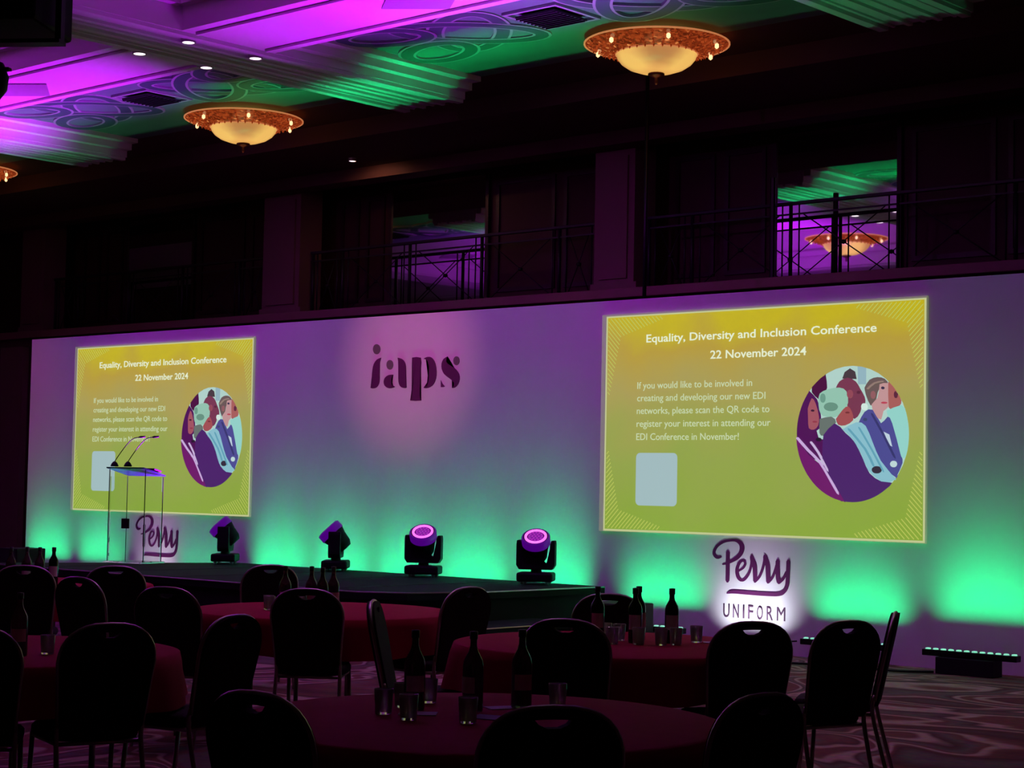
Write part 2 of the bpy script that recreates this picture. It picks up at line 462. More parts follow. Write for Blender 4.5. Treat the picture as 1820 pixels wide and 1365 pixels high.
# painted panels with raised interlaced knot bands, and the square vent in the middle
def ribbon_xy(bm, pts, wd, z0, z1, closed):
    n = len(pts)
    ring = []
    for i in range(n):
        if closed: a, b = Vector(pts[i-1]), Vector(pts[(i+1) % n])
        else: a, b = Vector(pts[max(i-1,0)]), Vector(pts[min(i+1,n-1)])
        d = (b - a).normalized(); nx = Vector((-d.y, d.x)) * wd / 2; p = Vector(pts[i])
        L, R = p + nx, p - nx
        ring.append([bm.verts.new((L.x, L.y, z1)), bm.verts.new((L.x, L.y, z0)), bm.verts.new((R.x, R.y, z0)), bm.verts.new((R.x, R.y, z1))])
    for i in range(n if closed else n - 1):
        A, B = ring[i], ring[(i+1) % n]
        for k in range(3): bm.faces.new((A[k], A[k+1], B[k+1], B[k]))

def knot_loops(cx, cy):
    L = []
    def ell(x, y, a, b, rot, n=36):
        c, s = math.cos(rot), math.sin(rot)
        return [(x + a*math.cos(t)*c - b*math.sin(t)*s, y + a*math.cos(t)*s + b*math.sin(t)*c) for t in [2*PI*i/n for i in range(n)]]
    for sx in (-1, 1):
        L.append(ell(cx + sx*1.15, cy, 0.78, 0.36, 0.75*sx))
        L.append(ell(cx + sx*1.15, cy, 0.78, 0.36, -0.75*sx))
        L.append(ell(cx + sx*2.0, cy + 0.42, 0.50, 0.30, 0.3*sx))
        L.append(ell(cx + sx*2.0, cy - 0.42, 0.50, 0.30, -0.3*sx))
    return L
for i in range(4):
    xa, xb = BX[i] + BW + 0.28, BX[i+1] - 0.14
    cx, cy = (BX[i] + BW + BX[i+1]) / 2 , -1.27
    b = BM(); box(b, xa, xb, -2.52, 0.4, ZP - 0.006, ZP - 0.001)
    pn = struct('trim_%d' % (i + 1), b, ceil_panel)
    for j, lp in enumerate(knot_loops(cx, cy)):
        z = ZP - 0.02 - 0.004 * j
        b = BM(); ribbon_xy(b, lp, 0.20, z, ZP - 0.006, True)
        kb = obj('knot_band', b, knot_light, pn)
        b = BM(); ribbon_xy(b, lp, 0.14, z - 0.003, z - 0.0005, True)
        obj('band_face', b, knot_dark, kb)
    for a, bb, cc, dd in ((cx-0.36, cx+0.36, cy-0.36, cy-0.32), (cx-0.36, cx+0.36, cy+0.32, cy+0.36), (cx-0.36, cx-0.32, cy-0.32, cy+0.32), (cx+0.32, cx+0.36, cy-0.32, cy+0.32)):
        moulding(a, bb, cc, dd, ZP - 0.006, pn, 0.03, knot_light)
    b = BM()
    box(b, cx-0.26, cx+0.26, cy-0.26, cy+0.26, ZP-0.06, ZP-0.04)
    for q in range(9):
        box(b, cx-0.26, cx+0.26, cy-0.25+q*0.058, cy-0.235+q*0.058, ZP-0.075, ZP-0.06)
    obj('ceiling_vent', b, vent_mat, pn)
    b = BM()
    for q in range(10):
        a = 2*PI*q/10
        box(b, cx+2.55+0.04*math.cos(a)-0.02, cx+2.55+0.04*math.cos(a)+0.02, cy+0.6+0.04*math.sin(a)-0.02, cy+0.6+0.04*math.sin(a)+0.02, ZP-0.03, ZP-0.006)
    b.free()

# dark gallery side: back wall, piers, slab, bulkhead
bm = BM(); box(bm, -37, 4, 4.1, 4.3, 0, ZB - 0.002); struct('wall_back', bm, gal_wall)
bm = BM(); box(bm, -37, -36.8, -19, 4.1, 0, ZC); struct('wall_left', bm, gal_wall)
bm = BM(); box(bm, -36.8, 4, 3.0, 4.1, 3.86, 4.08); struct('trim_10', bm, soffit_and_shade_mat)
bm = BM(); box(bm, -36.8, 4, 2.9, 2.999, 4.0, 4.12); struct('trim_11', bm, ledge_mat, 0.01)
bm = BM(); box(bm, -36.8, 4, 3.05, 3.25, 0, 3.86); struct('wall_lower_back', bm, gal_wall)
bm = BM(); box(bm, -36.8, 4, 2.95, 3.3, 5.98, ZB - 0.002); struct('trim_12', bm, soffit_and_shade_mat)
for i, (xa, xb) in enumerate(((-34.9, -34.2), (-28.6, -27.9), (-22.0, -21.15), (-15.36, -14.70), (-8.7, -8.0), (-2.1, -1.4))):
    bm = BM(); box(bm, xa, xb, 3.31, 3.75, 4.081, ZB - 0.004)
    box(bm, xa - 0.05, xb + 0.05, 3.30, 3.76, 4.081, 4.25)
    box(bm, xa + 0.1, xb - 0.1, 3.28, 3.31, 4.3, 5.9)
    box(bm, xa, xb, 2.93, 3.049, 0, 3.859)
    o = struct('trim_%d' % (20 + i), bm, pier_mat)
# wall panels of the back wall: raised wooden framing per bay, and a tall mirror in the middle
bays = [(-27.9, -22.0), (-21.15, -15.36), (-14.70, -8.7), (-8.0, -2.1)]
mirx = [(-26.48, -24.7), (-19.93, -18.0), (-13.02, -11.30), (-6.3, -4.4)]
mirlab = ['tall gallery mirror at far left reflecting a sliver of chandelier', 'tall dark gallery mirror between the two middle pillars',
          'tall gallery mirror reflecting purple ceiling and a glowing chandelier', 'tall gallery mirror beyond the pillar, past the right screen']
for i, ((xa, xb), (ma, mb)) in enumerate(zip(bays, mirx)):
    bm = BM()
    for (a, b_) in ((xa, ma - 0.1), (mb + 0.1, xb)):
        n = 2
        st = (b_ - a) / n
        for q in range(n):
            x0 = a + q*st + 0.08; x1 = a + (q+1)*st - 0.08
            for z0, z1 in ((4.35, 5.95),):
                box(bm, x0, x1, 4.07, 4.10, z0, z0+0.06); box(bm, x0, x1, 4.07, 4.10, z1-0.06, z1)
                box(bm, x0, x0+0.06, 4.07, 4.10, z0+0.06, z1-0.06); box(bm, x1-0.06, x1, 4.07, 4.10, z0+0.06, z1-0.06)
    struct('trim_%d' % (30 + i), bm, wood)
    if i > 2: continue
    t = thing('wall_mirror', mirlab[i], 'mirror', ((ma+mb)/2, 4.07, 4.12))
    hw = (mb - ma) / 2
    b = BM(); box(b, -hw, hw, -0.01, 0.02, 0.0, 1.95); obj('mirror_glass', b, mirror_mat, t)
    b = BM(); box(b, -hw-0.06, -hw-0.001, -0.03, 0.02, 0, 1.95); obj('frame_side', b, wood, t)
    b = BM(); box(b, hw+0.001, hw+0.06, -0.03, 0.02, 0, 1.95); obj('frame_side', b, wood, t)

# gallery railings, one run per bay
def railing(xa, xb, label):
    t = thing('gallery_railing', label, 'railing', (xa, 3.5, 4.08), 0, None)
    L = xb - xa
    def bar(name, pts, r, n=6):
        b = BM(); tube(b, pts, r, n); obj(name, b, iron, t, True)
    b = BM(); box(b, 0.01, L-0.01, -0.03, 0.03, 0.98, 1.02); obj('top_rail', b, iron, t, bevel=0.006)
    b = BM(); box(b, 0.01, L-0.01, -0.012, 0.012, 0.86, 0.88); obj('middle_rail', b, iron, t)
    b = BM(); box(b, 0.01, L-0.01, -0.02, 0.02, 0.08, 0.11); obj('bottom_rail', b, iron, t)
    n = max(1, round(L / 1.55)); s = L / n
    for i in range(-1, n + 1):
        x = min(max((i + 0.5)*s, 0.05), L-0.05)
        offs = (0.0, 0.1) if i == -1 else ((0.0, -0.1) if i == n else (-0.12, 0, 0.12))
        for dx in offs:
            bar('post' if dx == 0 else 'baluster', [(x+dx, 0, 0), (x+dx, 0, 0.99)], 0.026 if dx == 0 else 0.011)
    for i in range(-1, n):
        x0 = max((i+0.5)*s + 0.16, 0.2); x1 = min((i+1.5)*s - 0.16, L - 0.2)
        bar('diagonal_bar', [(x0, 0, 0.1), (x1, 0, 0.87)], 0.008)
        bar('diagonal_bar', [(x0, 0.018, 0.87), (x1, 0.018, 0.1)], 0.008)
        b = BM(); lathe(b, [(0, -0.03), (0.035, -0.015), (0.035, 0.015), (0, 0.03)], 10, ((x0+x1)/2, 0.009, 0.485)); obj('boss', b, iron, t, True)
    return t
railing(-27.85, -22.05, 'black iron railing of the gallery bay at far left')
railing(-21.10, -15.41, 'black iron gallery railing above the wall logo with three dots')
railing(-14.65, -8.75, 'black iron gallery railing above the larger screen, before the purple mirror')
railing(-7.95, -2.15, 'black iron gallery railing at the right edge, past the last pillar')

# black cable pipe hanging behind the set wall
b = BM(); tube(b, [(0, 0, 2.6), (0, 0, 6.395)], 0.022, 8)
o = obj('hanging_pipe', b, black_metal, None, True, loc=(-12.72, 1.0, 0))
o['label'] = 'thin black pipe hanging from the ceiling behind the set wall'; o['category'] = 'pipe'
b = BM(); box(b, -0.05, 0.05, -0.05, 0.05, 0, 0.01); tube(b, [(0,0,0.01),(0,0,1.27)], 0.035, 8)
o = obj('light_stand', b, black_metal, None, loc=(-12.60, 3.35, 4.122))
tag(o, 'short black stand in front of the purple reflecting mirror', 'stand')

# ------------------------------------------------------------------ downlights
def downlight(x, y, z, r, label, group=None):
    t = thing('ceiling_downlight', label, 'downlight', (x, y, z), 0, group)
    b = BM(); lathe(b, [(r, -0.045), (r*1.25, -0.048), (r*1.25, -0.0), (r, 0)], 20, cap=False); obj('trim_ring', b, down_rim, t)
    b = BM(); lathe(b, [(0, -0.044), (r, -0.044), (r, -0.0005), (0, -0.0005)], 20, cap=False); obj('lamp_face', b, down_mat, t)
G4 = 'downlights at the purple beam crossing'
for (x, y), lb in (((-16.05, -3.52), 'bright downlight at the left corner of the lit beam crossing'), ((-15.22, -3.52), 'bright downlight at the top corner of the lit beam crossing'),
                 ((-15.22, -2.62), 'bright downlight at the right corner of the lit beam crossing'), ((-16.0, -2.66), 'bright downlight at the corner nearest the smaller chandelier')):
    downlight(x, y, ZB - 0.0, 0.062, lb, G4)
for bx in (BX[1], BX[3]):
    for dx in (0.0, 0.85):
        for y in (-3.52, -2.62):
            downlight(bx + dx + 0.05, y, ZB, 0.062, 'small round downlight at a beam crossing seen only in reflection', 'downlights at the other beam crossings')
downlight(-19.0, 2.35, ZB, 0.045, 'single small downlight in the dark soffit right of the smaller chandelier')
spot('downlight_beam', (-19.0, 2.35, ZB - 0.02), (-19.0, 2.9, 5.2), 60, (1.0, 0.45, 0.22), 150, 0.6)

# ------------------------------------------------------------------ chandeliers
def make_chandelier():
    t = thing('chandelier', 'x', 'chandelier')
    # z = 0 is the bowl's rim
    b = BM(); lathe(b, [(0.43, 0.0), (0.415, -0.045), (0.375, -0.095), (0.30, -0.145), (0.20, -0.18), (0.08, -0.20), (0.0, -0.203)], 40, cap=False)
    o = obj('bowl', b, bowl_mat, t, True)
    b = BM(); lathe(b, [(0, -0.20), (0.085, -0.195), (0.09, -0.215), (0.05, -0.235), (0.02, -0.25), (0.02, -0.30), (0.008, -0.32), (0, -0.32)], 16, cap=False)
    obj('finial', b, bronze, t, True)
    b = BM(); lathe(b, [(0.43, 0.004), (0.60, 0.055), (0.765, 0.11), (0.765, 0.118), (0.60, 0.064), (0.43, 0.014)], 48, cap=False)
    obj('ring_dish', b, crystal_mat, t)
    b = BM(); tube(b, [(0.77*math.cos(2*PI*i/48), 0.77*math.sin(2*PI*i/48), 0.112) for i in range(48)], 0.010, 6, closed=True); obj('outer_rim', b, rim_glow, t, True)
    b = BM(); tube(b, [(0.435*math.cos(2*PI*i/40), 0.435*math.sin(2*PI*i/40), 0.004) for i in range(40)], 0.008, 6, closed=True); obj('bowl_rim', b, rim_glow, t, True)
    me = None
    for i in range(32):
        a = 2*PI*i/32
        if me is None:
            b = BM()
            for q in range(5):
                r0 = 0.46 + q*0.06; z0 = 0.0 + (r0-0.43)*0.325 - 0.012
                lathe(b, [(0, -0.022), (0.012, 0), (0, 0.02)], 5, (r0, 0, z0), cap=False)
            me = finish(b, crystal_mat, name='crystal_strand')
        o = obj('crystal_strand', me, None, t); o.rotation_euler = (0, 0, a)
    sp = None
    for a in (20, 66, 130, 200, 262, 318):
        b = BM(); lathe(b, [(0, -0.03), (0.022, -0.012), (0.022, 0.02), (0, 0.04)], 8, (0.66, 0, 0.045), cap=False)
        if sp is None: sp = finish(b, spark_mat, name='lamp_sparkle')
        else: b.free()
        o = obj('candle_bulb', sp, None, t); o.rotation_euler = (0, 0, math.radians(a))
    b = BM(); tube(b, [(0, 0, 0.0), (0, 0, 0.19)], 0.015, 8); lathe(b, [(0.08, 0.17), (0.08, 0.195)], 16)
    for a in (0, 120, 240):
        a = math.radians(a); tube(b, [(0, 0, 0.15), (0.6*math.cos(a), 0.6*math.sin(a), 0.075)], 0.006, 5)
    obj('hanger', b, bronze, t)
    return t
cz = 6.20
ch = make_chandelier()
clist = [((-11.92, 0.12), 'largest and nearest chandelier, top centre, glowing amber bowl in a crystal ring'),
         ((-18.72, 0.14), 'smaller middle chandelier above the smaller screen, glowing amber bowl'),
         ((-25.40, 0.16), 'farthest chandelier, cut off at the left edge of the photo'),
         ((-18.50, -6.45), 'chandelier over the audience seen only in the gallery mirror'),
         ((-25.10, -6.45), 'chandelier over the audience, left of the one in the mirror'),
         ((-11.90, -6.45), 'chandelier over the audience near the tables')]
for i, ((x, y), lb) in enumerate(clist):
    z = cz if y > -1 else 6.24
    if i == 0:
        ch.location = (x, y, z); ch['label'] = lb; ch['group'] = 'amber crystal chandeliers'
    else: c_ = copy_thing(ch, (x, y, z), 0.13*i, lb, 'amber crystal chandeliers')
for (x, y), lb in clist[:3]:
    l = bpy.data.lights.new('chandelier_light', 'POINT'); l.energy = 1.5; l.color = (1.0, 0.42, 0.15); l.shadow_soft_size = 0.2
    o = bpy.data.objects.new('chandelier_light', l); C.objects.link(o); o.location = (x, y, cz - 0.45)

# ------------------------------------------------------------------ set wall with its signs
t_wall = thing('set_wall', 'long white event wall lit purple and green, carrying signs and two screens', 'event wall', (-15, 0, 0))
b = BM(); box(b, -8.2, 10.5, 0.0, 0.10, 0.0, 3.59)
obj('wall_face', b, white_paint, t_wall)
for x in range(-8, 10, 2):
    b = BM(); box(b, x, x+0.06, 0.101, 0.16, 0.0, 3.5); obj('rear_batten', b, table_wood, t_wall)
    b = BM(); tube(b, [(x+0.03, 0.16, 3.0), (x+0.03, 1.2, 0.02)], 0.02, 6); obj('rear_brace', b, table_wood, t_wall)

IAPS = [[[-15.888,3.093],[-15.961,3.073],[-16.013,3.019],[-16.032,2.953],[-16.04,2.864],[-16.037,2.79],[-16.057,2.735],[-15.982,2.731],[-15.935,2.755],[-15.907,2.806],[-15.906,2.891],[-15.911,2.979],[-15.907,3.038]],[[-15.676,2.885],[-15.75,2.883],[-15.812,2.855],[-15.836,2.808],[-15.819,2.76],[-15.765,2.729],[-15.703,2.724],[-15.641,2.741],[-15.683,2.757],[-15.703,2.797],[-15.701,2.849]],[[-15.608,3.084],[-15.537,3.067],[-15.489,3.029],[-15.467,2.974],[-15.461,2.879],[-15.458,2.777],[-15.449,2.726],[-15.505,2.724],[-15.558,2.747],[-15.585,2.798],[-15.591,2.883],[-15.594,2.978],[-15.598,3.044]],[[-15.367,3.077],[-15.225,3.072],[-15.221,2.945],[-15.223,2.801],[-15.228,2.692],[-15.22,2.606],[-15.204,2.571],[-15.382,2.574],[-15.36,2.615],[-15.355,2.695],[-15.355,2.84],[-15.354,2.985]],[[-15.178,3.056],[-15.139,3.073],[-15.078,3.077],[-15.022,3.051],[-14.98,2.989],[-14.961,2.902],[-14.968,2.823],[-15.003,2.76],[-15.058,2.725],[-15.118,2.713],[-15.168,2.719],[-15.118,2.744],[-15.09,2.798],[-15.084,2.869],[-15.09,2.963],[-15.107,3.021],[-15.138,3.048]],[[-14.791,3.072],[-14.853,3.046],[-14.884,2.993],[-14.879,2.929],[-14.838,2.87],[-14.772,2.829],[-14.712,2.796],[-14.677,2.763],[-14.681,2.731],[-14.709,2.707],[-14.661,2.711],[-14.613,2.747],[-14.59,2.804],[-14.601,2.864],[-14.647,2.915],[-14.707,2.952],[-14.767,2.979],[-14.807,3.012],[-14.803,3.044]],[[-14.89,2.8],[-14.864,2.76],[-14.823,2.727],[-14.848,2.72],[-14.888,2.72]]]
IAPS_DOTS = [[[-15.905,3.195],[-15.908,3.176],[-15.916,3.16],[-15.93,3.147],[-15.947,3.139],[-15.967,3.136],[-15.987,3.14],[-16.005,3.149],[-16.019,3.163],[-16.029,3.181],[-16.033,3.199],[-16.03,3.218],[-16.022,3.235],[-16.008,3.248],[-15.99,3.256],[-15.971,3.258],[-15.951,3.254],[-15.933,3.245],[-15.918,3.231],[-15.909,3.214]],[[-15.68,3.002],[-15.682,2.985],[-15.69,2.969],[-15.702,2.956],[-15.718,2.949],[-15.736,2.946],[-15.754,2.95],[-15.77,2.958],[-15.783,2.971],[-15.792,2.988],[-15.795,3.006],[-15.793,3.023],[-15.786,3.039],[-15.773,3.051],[-15.757,3.059],[-15.74,3.061],[-15.722,3.058],[-15.705,3.049],[-15.692,3.036],[-15.684,3.02]],[[-14.599,3.017],[-14.601,3.001],[-14.607,2.987],[-14.618,2.976],[-14.631,2.969],[-14.646,2.967],[-14.662,2.97],[-14.675,2.977],[-14.687,2.989],[-14.694,3.004],[-14.697,3.02],[-14.695,3.035],[-14.688,3.049],[-14.678,3.06],[-14.664,3.067],[-14.649,3.069],[-14.634,3.066],[-14.62,3.059],[-14.609,3.047],[-14.602,3.032]]]
SCRIPT_STROKES = [[[-10.915,0.927,0.02],[-10.956,0.918,0.03],[-10.993,0.942,0.03],[-10.998,0.98,0.027],[-10.962,1.033,0.025],[-10.89,1.077,0.027],[-10.808,1.094,0.025],[-10.736,1.097,0.03],[-10.682,1.073,0.039],[-10.659,1.029,0.044],[-10.672,0.977,0.041],[-10.716,0.927,0.035],[-10.778,0.892,0.03],[-10.832,0.867,0.021],[-10.891,0.853,0.015]],[[-10.829,0.978,0.035],[-10.83,0.875,0.037],[-10.83,0.763,0.037],[-10.831,0.689,0.035]],[[-10.696,0.795,0.017],[-10.643,0.827,0.019],[-10.618,0.872,0.023],[-10.639,0.897,0.021],[-10.679,0.885,0.024],[-10.71,0.835,0.029],[-10.716,0.783,0.032],[-10.699,0.729,0.031],[-10.659,0.703,0.028],[-10.614,0.725,0.025],[-10.571,0.783,0.023],[-10.545,0.864,0.023],[-10.542,0.938,0.023]],[[-10.542,0.947,0.03],[-10.533,0.909,0.04],[-10.508,0.859,0.041],[-10.5,0.793,0.04],[-10.499,0.702,0.033]],[[-10.494,0.706,0.027],[-10.446,0.752,0.024],[-10.412,0.826,0.023],[-10.391,0.9,0.023],[-10.386,0.952,0.024]],[[-10.386,0.954,0.03],[-10.374,0.916,0.04],[-10.352,0.865,0.041],[-10.346,0.786,0.04],[-10.345,0.702,0.033]],[[-10.341,0.702,0.027],[-10.298,0.744,0.024],[-10.265,0.811,0.023],[-10.243,0.877,0.023]],[[-10.235,0.913,0.033],[-10.233,0.82,0.037],[-10.228,0.747,0.037],[-10.219,0.703,0.032]],[[-10.219,0.703,0.029],[-10.168,0.743,0.024],[-10.13,0.81,0.021]],[[-10.111,0.915,0.031],[-10.113,0.825,0.032],[-10.116,0.738,0.032],[-10.125,0.673,0.032],[-10.157,0.621,0.035],[-10.217,0.589,0.039],[-10.356,0.581,0.04],[-10.586,0.582,0.039],[-10.764,0.583,0.035],[-10.832,0.567,0.013]]]
SLIDE_PHOTO = [[[180,215,205],[[3.708,1.012],[3.702,0.913],[3.681,0.816],[3.647,0.724],[3.599,0.638],[3.539,0.561],[3.469,0.495],[3.389,0.442],[3.302,0.402],[3.209,0.376],[3.114,0.366],[3.017,0.372],[2.922,0.394],[2.831,0.432],[2.746,0.484],[2.67,0.55],[2.604,0.628],[2.551,0.716],[2.511,0.812],[2.486,0.913],[2.477,1.018],[2.483,1.122],[2.506,1.223],[2.543,1.319],[2.595,1.407],[2.659,1.485],[2.734,1.551],[2.818,1.603],[2.908,1.64],[3.003,1.661],[3.1,1.666],[3.196,1.655],[3.29,1.629],[3.378,1.588],[3.459,1.533],[3.531,1.466],[3.592,1.388],[3.642,1.302],[3.678,1.209],[3.7,1.112]]],[[150,185,195],[[3.152,1.66],[3.196,1.655],[3.246,1.641],[3.247,1.486],[3.159,1.488]]],[[75,20,60],[[2.644,1.421],[2.643,1.466],[2.659,1.485],[2.734,1.551],[2.788,1.584],[2.799,1.585],[2.816,1.462],[2.781,1.413],[2.723,1.352]]],[[80,22,85],[[2.492,0.889],[2.486,0.913],[2.477,1.018],[2.483,1.122],[2.506,1.223],[2.543,1.319],[2.595,1.407],[2.614,1.43],[2.617,1.433],[2.704,1.352],[2.737,1.251],[2.752,1.162],[2.74,1.072],[2.668,1.028],[2.682,0.961],[2.799,0.96],[2.802,0.76],[2.546,0.815]]],[[165,88,98],[[2.6,1.264],[2.644,1.365],[2.691,1.308],[2.728,1.184],[2.72,1.1],[2.674,1.059],[2.615,1.073],[2.605,1.163]]],[[72,60,62],[[2.986,1.547],[3.011,1.608],[3.069,1.642],[3.126,1.61],[3.143,1.538]]],[[122,58,80],[[2.917,1.46],[2.955,1.52],[3.044,1.554],[3.133,1.516],[3.185,1.443],[3.233,1.365],[3.239,1.305],[3.202,1.284],[3.187,1.223],[3.124,1.158],[3.047,1.247],[3.033,1.413]]],[[150,200,178],[[2.721,1.341],[2.736,1.408],[2.826,1.447],[2.955,1.461],[3.033,1.424],[3.053,1.313],[2.996,1.22],[2.907,1.177],[2.777,1.189],[2.731,1.251]]],[[165,82,82],[[2.92,1.16],[2.996,1.248],[3.053,1.28],[3.098,1.224],[3.109,1.147],[3.023,1.098],[2.946,1.104]]],[[105,118,110],[[2.739,1.162],[2.868,1.183],[2.92,1.127],[2.844,1.066],[2.78,0.999],[2.737,1.028]]],[[108,90,86],[[3.233,1.453],[3.285,1.527],[3.372,1.551],[3.447,1.534],[3.487,1.481],[3.41,1.461],[3.373,1.407],[3.349,1.309],[3.3,1.285],[3.248,1.387]]],[[198,152,152],[[3.397,1.483],[3.484,1.492],[3.5,1.393],[3.495,1.274],[3.437,1.229],[3.413,1.15],[3.35,1.194],[3.312,1.293],[3.374,1.352]]],[[172,98,92],[[3.49,1.504],[3.531,1.466],[3.574,1.412],[3.627,1.326],[3.609,1.278],[3.56,1.249],[3.498,1.261]]],[[150,215,205],[[3.474,1.231],[3.633,1.283],[3.675,1.216],[3.678,1.209],[3.7,1.112],[3.708,1.012],[3.702,0.913],[3.682,0.818],[3.65,0.786],[3.575,0.894]]],[[78,78,148],[[3.175,1.124],[3.237,1.223],[3.325,1.243],[3.413,1.112],[3.487,1.176],[3.537,1.111],[3.625,0.829],[3.644,0.743],[3.583,0.618],[3.576,0.609],[3.454,0.693],[3.379,0.785],[3.328,0.937],[3.252,1.058]]],[[195,215,228],[[3.445,1.035],[3.507,1.008],[3.539,0.894],[3.508,0.91]]],[[140,195,208],[[2.998,1.06],[3.15,1.127],[3.251,1.091],[3.328,0.937],[3.417,0.763],[3.569,0.6],[3.555,0.582],[3.48,0.552],[3.393,0.584],[3.28,0.675],[3.204,0.828],[3.114,0.96]]],[[76,36,106],[[2.786,1.005],[2.908,1.116],[3.024,1.026],[3.127,0.938],[3.217,0.784],[3.293,0.643],[3.418,0.568],[3.534,0.557],[3.469,0.495],[3.389,0.442],[3.302,0.402],[3.209,0.376],[3.114,0.366],[3.017,0.372],[2.972,0.383],[2.915,0.473],[2.796,0.693],[2.775,0.838]]],[[112,26,104],[[2.604,0.628],[2.551,0.716],[2.511,0.812],[2.486,0.913],[2.482,0.963],[2.491,0.961],[2.612,0.815],[2.744,0.726],[2.849,0.594],[2.966,0.463],[3.027,0.372],[3.017,0.372],[2.922,0.394],[2.831,0.432],[2.746,0.484],[2.67,0.55]]],[[205,175,225],[[2.481,0.973],[2.481,0.968],[2.602,0.852],[2.733,0.742],[2.838,0.599],[2.942,0.446],[2.965,0.457],[2.86,0.611],[2.754,0.755],[2.621,0.868],[2.498,0.985]]],[[205,185,225],[[2.635,0.933],[2.72,0.833],[2.826,0.667],[2.844,0.676],[2.738,0.842],[2.651,0.944]]],[[105,150,130],[[2.944,1.276],[2.93,1.252],[2.892,1.237],[2.844,1.237],[2.804,1.253],[2.789,1.278],[2.804,1.303],[2.843,1.318],[2.891,1.317],[2.929,1.301]]],[[110,160,140],[[2.804,1.362],[2.799,1.336],[2.785,1.32],[2.767,1.32],[2.752,1.336],[2.747,1.363],[2.752,1.389],[2.766,1.405],[2.784,1.405],[2.798,1.388]]],[[150,95,98],[[3.355,1.383],[3.35,1.361],[3.338,1.348],[3.322,1.348],[3.31,1.362],[3.305,1.384],[3.309,1.406],[3.322,1.419],[3.337,1.419],[3.35,1.405]]],[[60,50,75],[[3.452,1.447],[3.449,1.439],[3.44,1.434],[3.43,1.435],[3.421,1.44],[3.418,1.447],[3.421,1.455],[3.429,1.46],[3.44,1.459],[3.449,1.454]]],[[190,70,85],[[3.483,1.307],[3.477,1.301],[3.461,1.298],[3.441,1.298],[3.425,1.302],[3.419,1.308],[3.425,1.313],[3.441,1.317],[3.461,1.316],[3.477,1.313]]],[[95,40,60],[[3.19,1.41],[3.187,1.401],[3.178,1.396],[3.167,1.396],[3.158,1.402],[3.155,1.411],[3.158,1.42],[3.167,1.425],[3.178,1.425],[3.187,1.419]]],[[150,75,88],[[3.108,1.395],[3.102,1.372],[3.087,1.358],[3.068,1.358],[3.053,1.373],[3.047,1.396],[3.053,1.42],[3.068,1.434],[3.087,1.434],[3.102,1.419]]],[[60,30,45],[[2.677,1.243],[2.674,1.237],[2.667,1.233],[2.657,1.234],[2.649,1.237],[2.646,1.243],[2.649,1.249],[2.657,1.253],[2.666,1.253],[2.674,1.249]]],[[150,60,75],[[2.713,1.134],[2.708,1.129],[2.697,1.126],[2.682,1.126],[2.67,1.129],[2.666,1.134],[2.67,1.14],[2.682,1.143],[2.696,1.143],[2.708,1.139]]],[[120,50,55],[[3.074,1.219],[3.07,1.214],[3.06,1.211],[3.048,1.211],[3.037,1.214],[3.033,1.22],[3.037,1.225],[3.047,1.228],[3.06,1.228],[3.07,1.224]]],[[215,238,228],[[3.267,1.272],[3.262,1.252],[3.247,1.241],[3.228,1.241],[3.213,1.253],[3.207,1.272],[3.212,1.292],[3.227,1.304],[3.246,1.303],[3.261,1.291]]],[[52,45,58],[[3.432,0.676],[3.422,0.656],[3.397,0.643],[3.364,0.643],[3.338,0.655],[3.328,0.676],[3.338,0.696],[3.364,0.709],[3.396,0.709],[3.422,0.697]]],[[195,222,222],[[3.593,0.732],[3.586,0.714],[3.569,0.703],[3.548,0.703],[3.531,0.714],[3.524,0.731],[3.531,0.749],[3.548,0.76],[3.569,0.76],[3.586,0.75]]],[[40,20,45],[[2.76,0.963],[2.756,0.952],[2.743,0.946],[2.726,0.946],[2.713,0.952],[2.708,0.963],[2.713,0.973],[2.726,0.98],[2.742,0.98],[2.755,0.973]]],[[95,40,60],[[3.592,1.388],[3.593,1.386],[3.594,1.381],[3.591,1.362],[3.583,1.35],[3.572,1.35],[3.564,1.362],[3.56,1.381],[3.563,1.401],[3.572,1.412],[3.573,1.412]]],[[60,70,110],[[3.268,1.151],[3.265,1.142],[3.256,1.137],[3.245,1.137],[3.237,1.142],[3.233,1.151],[3.236,1.16],[3.245,1.166],[3.256,1.166],[3.265,1.16]]],[[100,165,185],[[3.068,1.054],[3.246,0.868],[3.335,0.716],[3.35,0.723],[3.261,0.876],[3.081,1.064]]],[[100,165,185],[[3.183,1.067],[3.323,0.858],[3.437,0.674],[3.448,0.679],[3.334,0.864],[3.194,1.072]]],[[55,55,110],[[3.319,1.197],[3.445,0.999],[3.557,0.804],[3.57,0.81],[3.458,1.005],[3.332,1.203]]],[[150,125,115],[[3.277,1.437],[3.35,1.49],[3.436,1.504],[3.433,1.515],[3.345,1.5],[3.269,1.446]]]]

def wall_part(name, bm, m):
    o = obj(name, bm, m, t_wall)
    for v in o.data.vertices: v.co.x += 15
    return o
for pts in IAPS:
    b = BM()
    sm = smooth_path([(*p, 0) for p in pts + [pts[0]]], 2)[:-1]
    prism_xz(b, [(p.x, p.y) for p in (sm if len(pts) > 6 else [Vector((*q, 0)) for q in pts])], -0.006, -0.001)
    wall_part('cut_letter', b, logo_mat)
for pts in IAPS_DOTS:
    b = BM(); prism_xz(b, pts, -0.006, -0.001); wall_part('round_dot', b, logo_grey)['label'] = 'grey round dot'

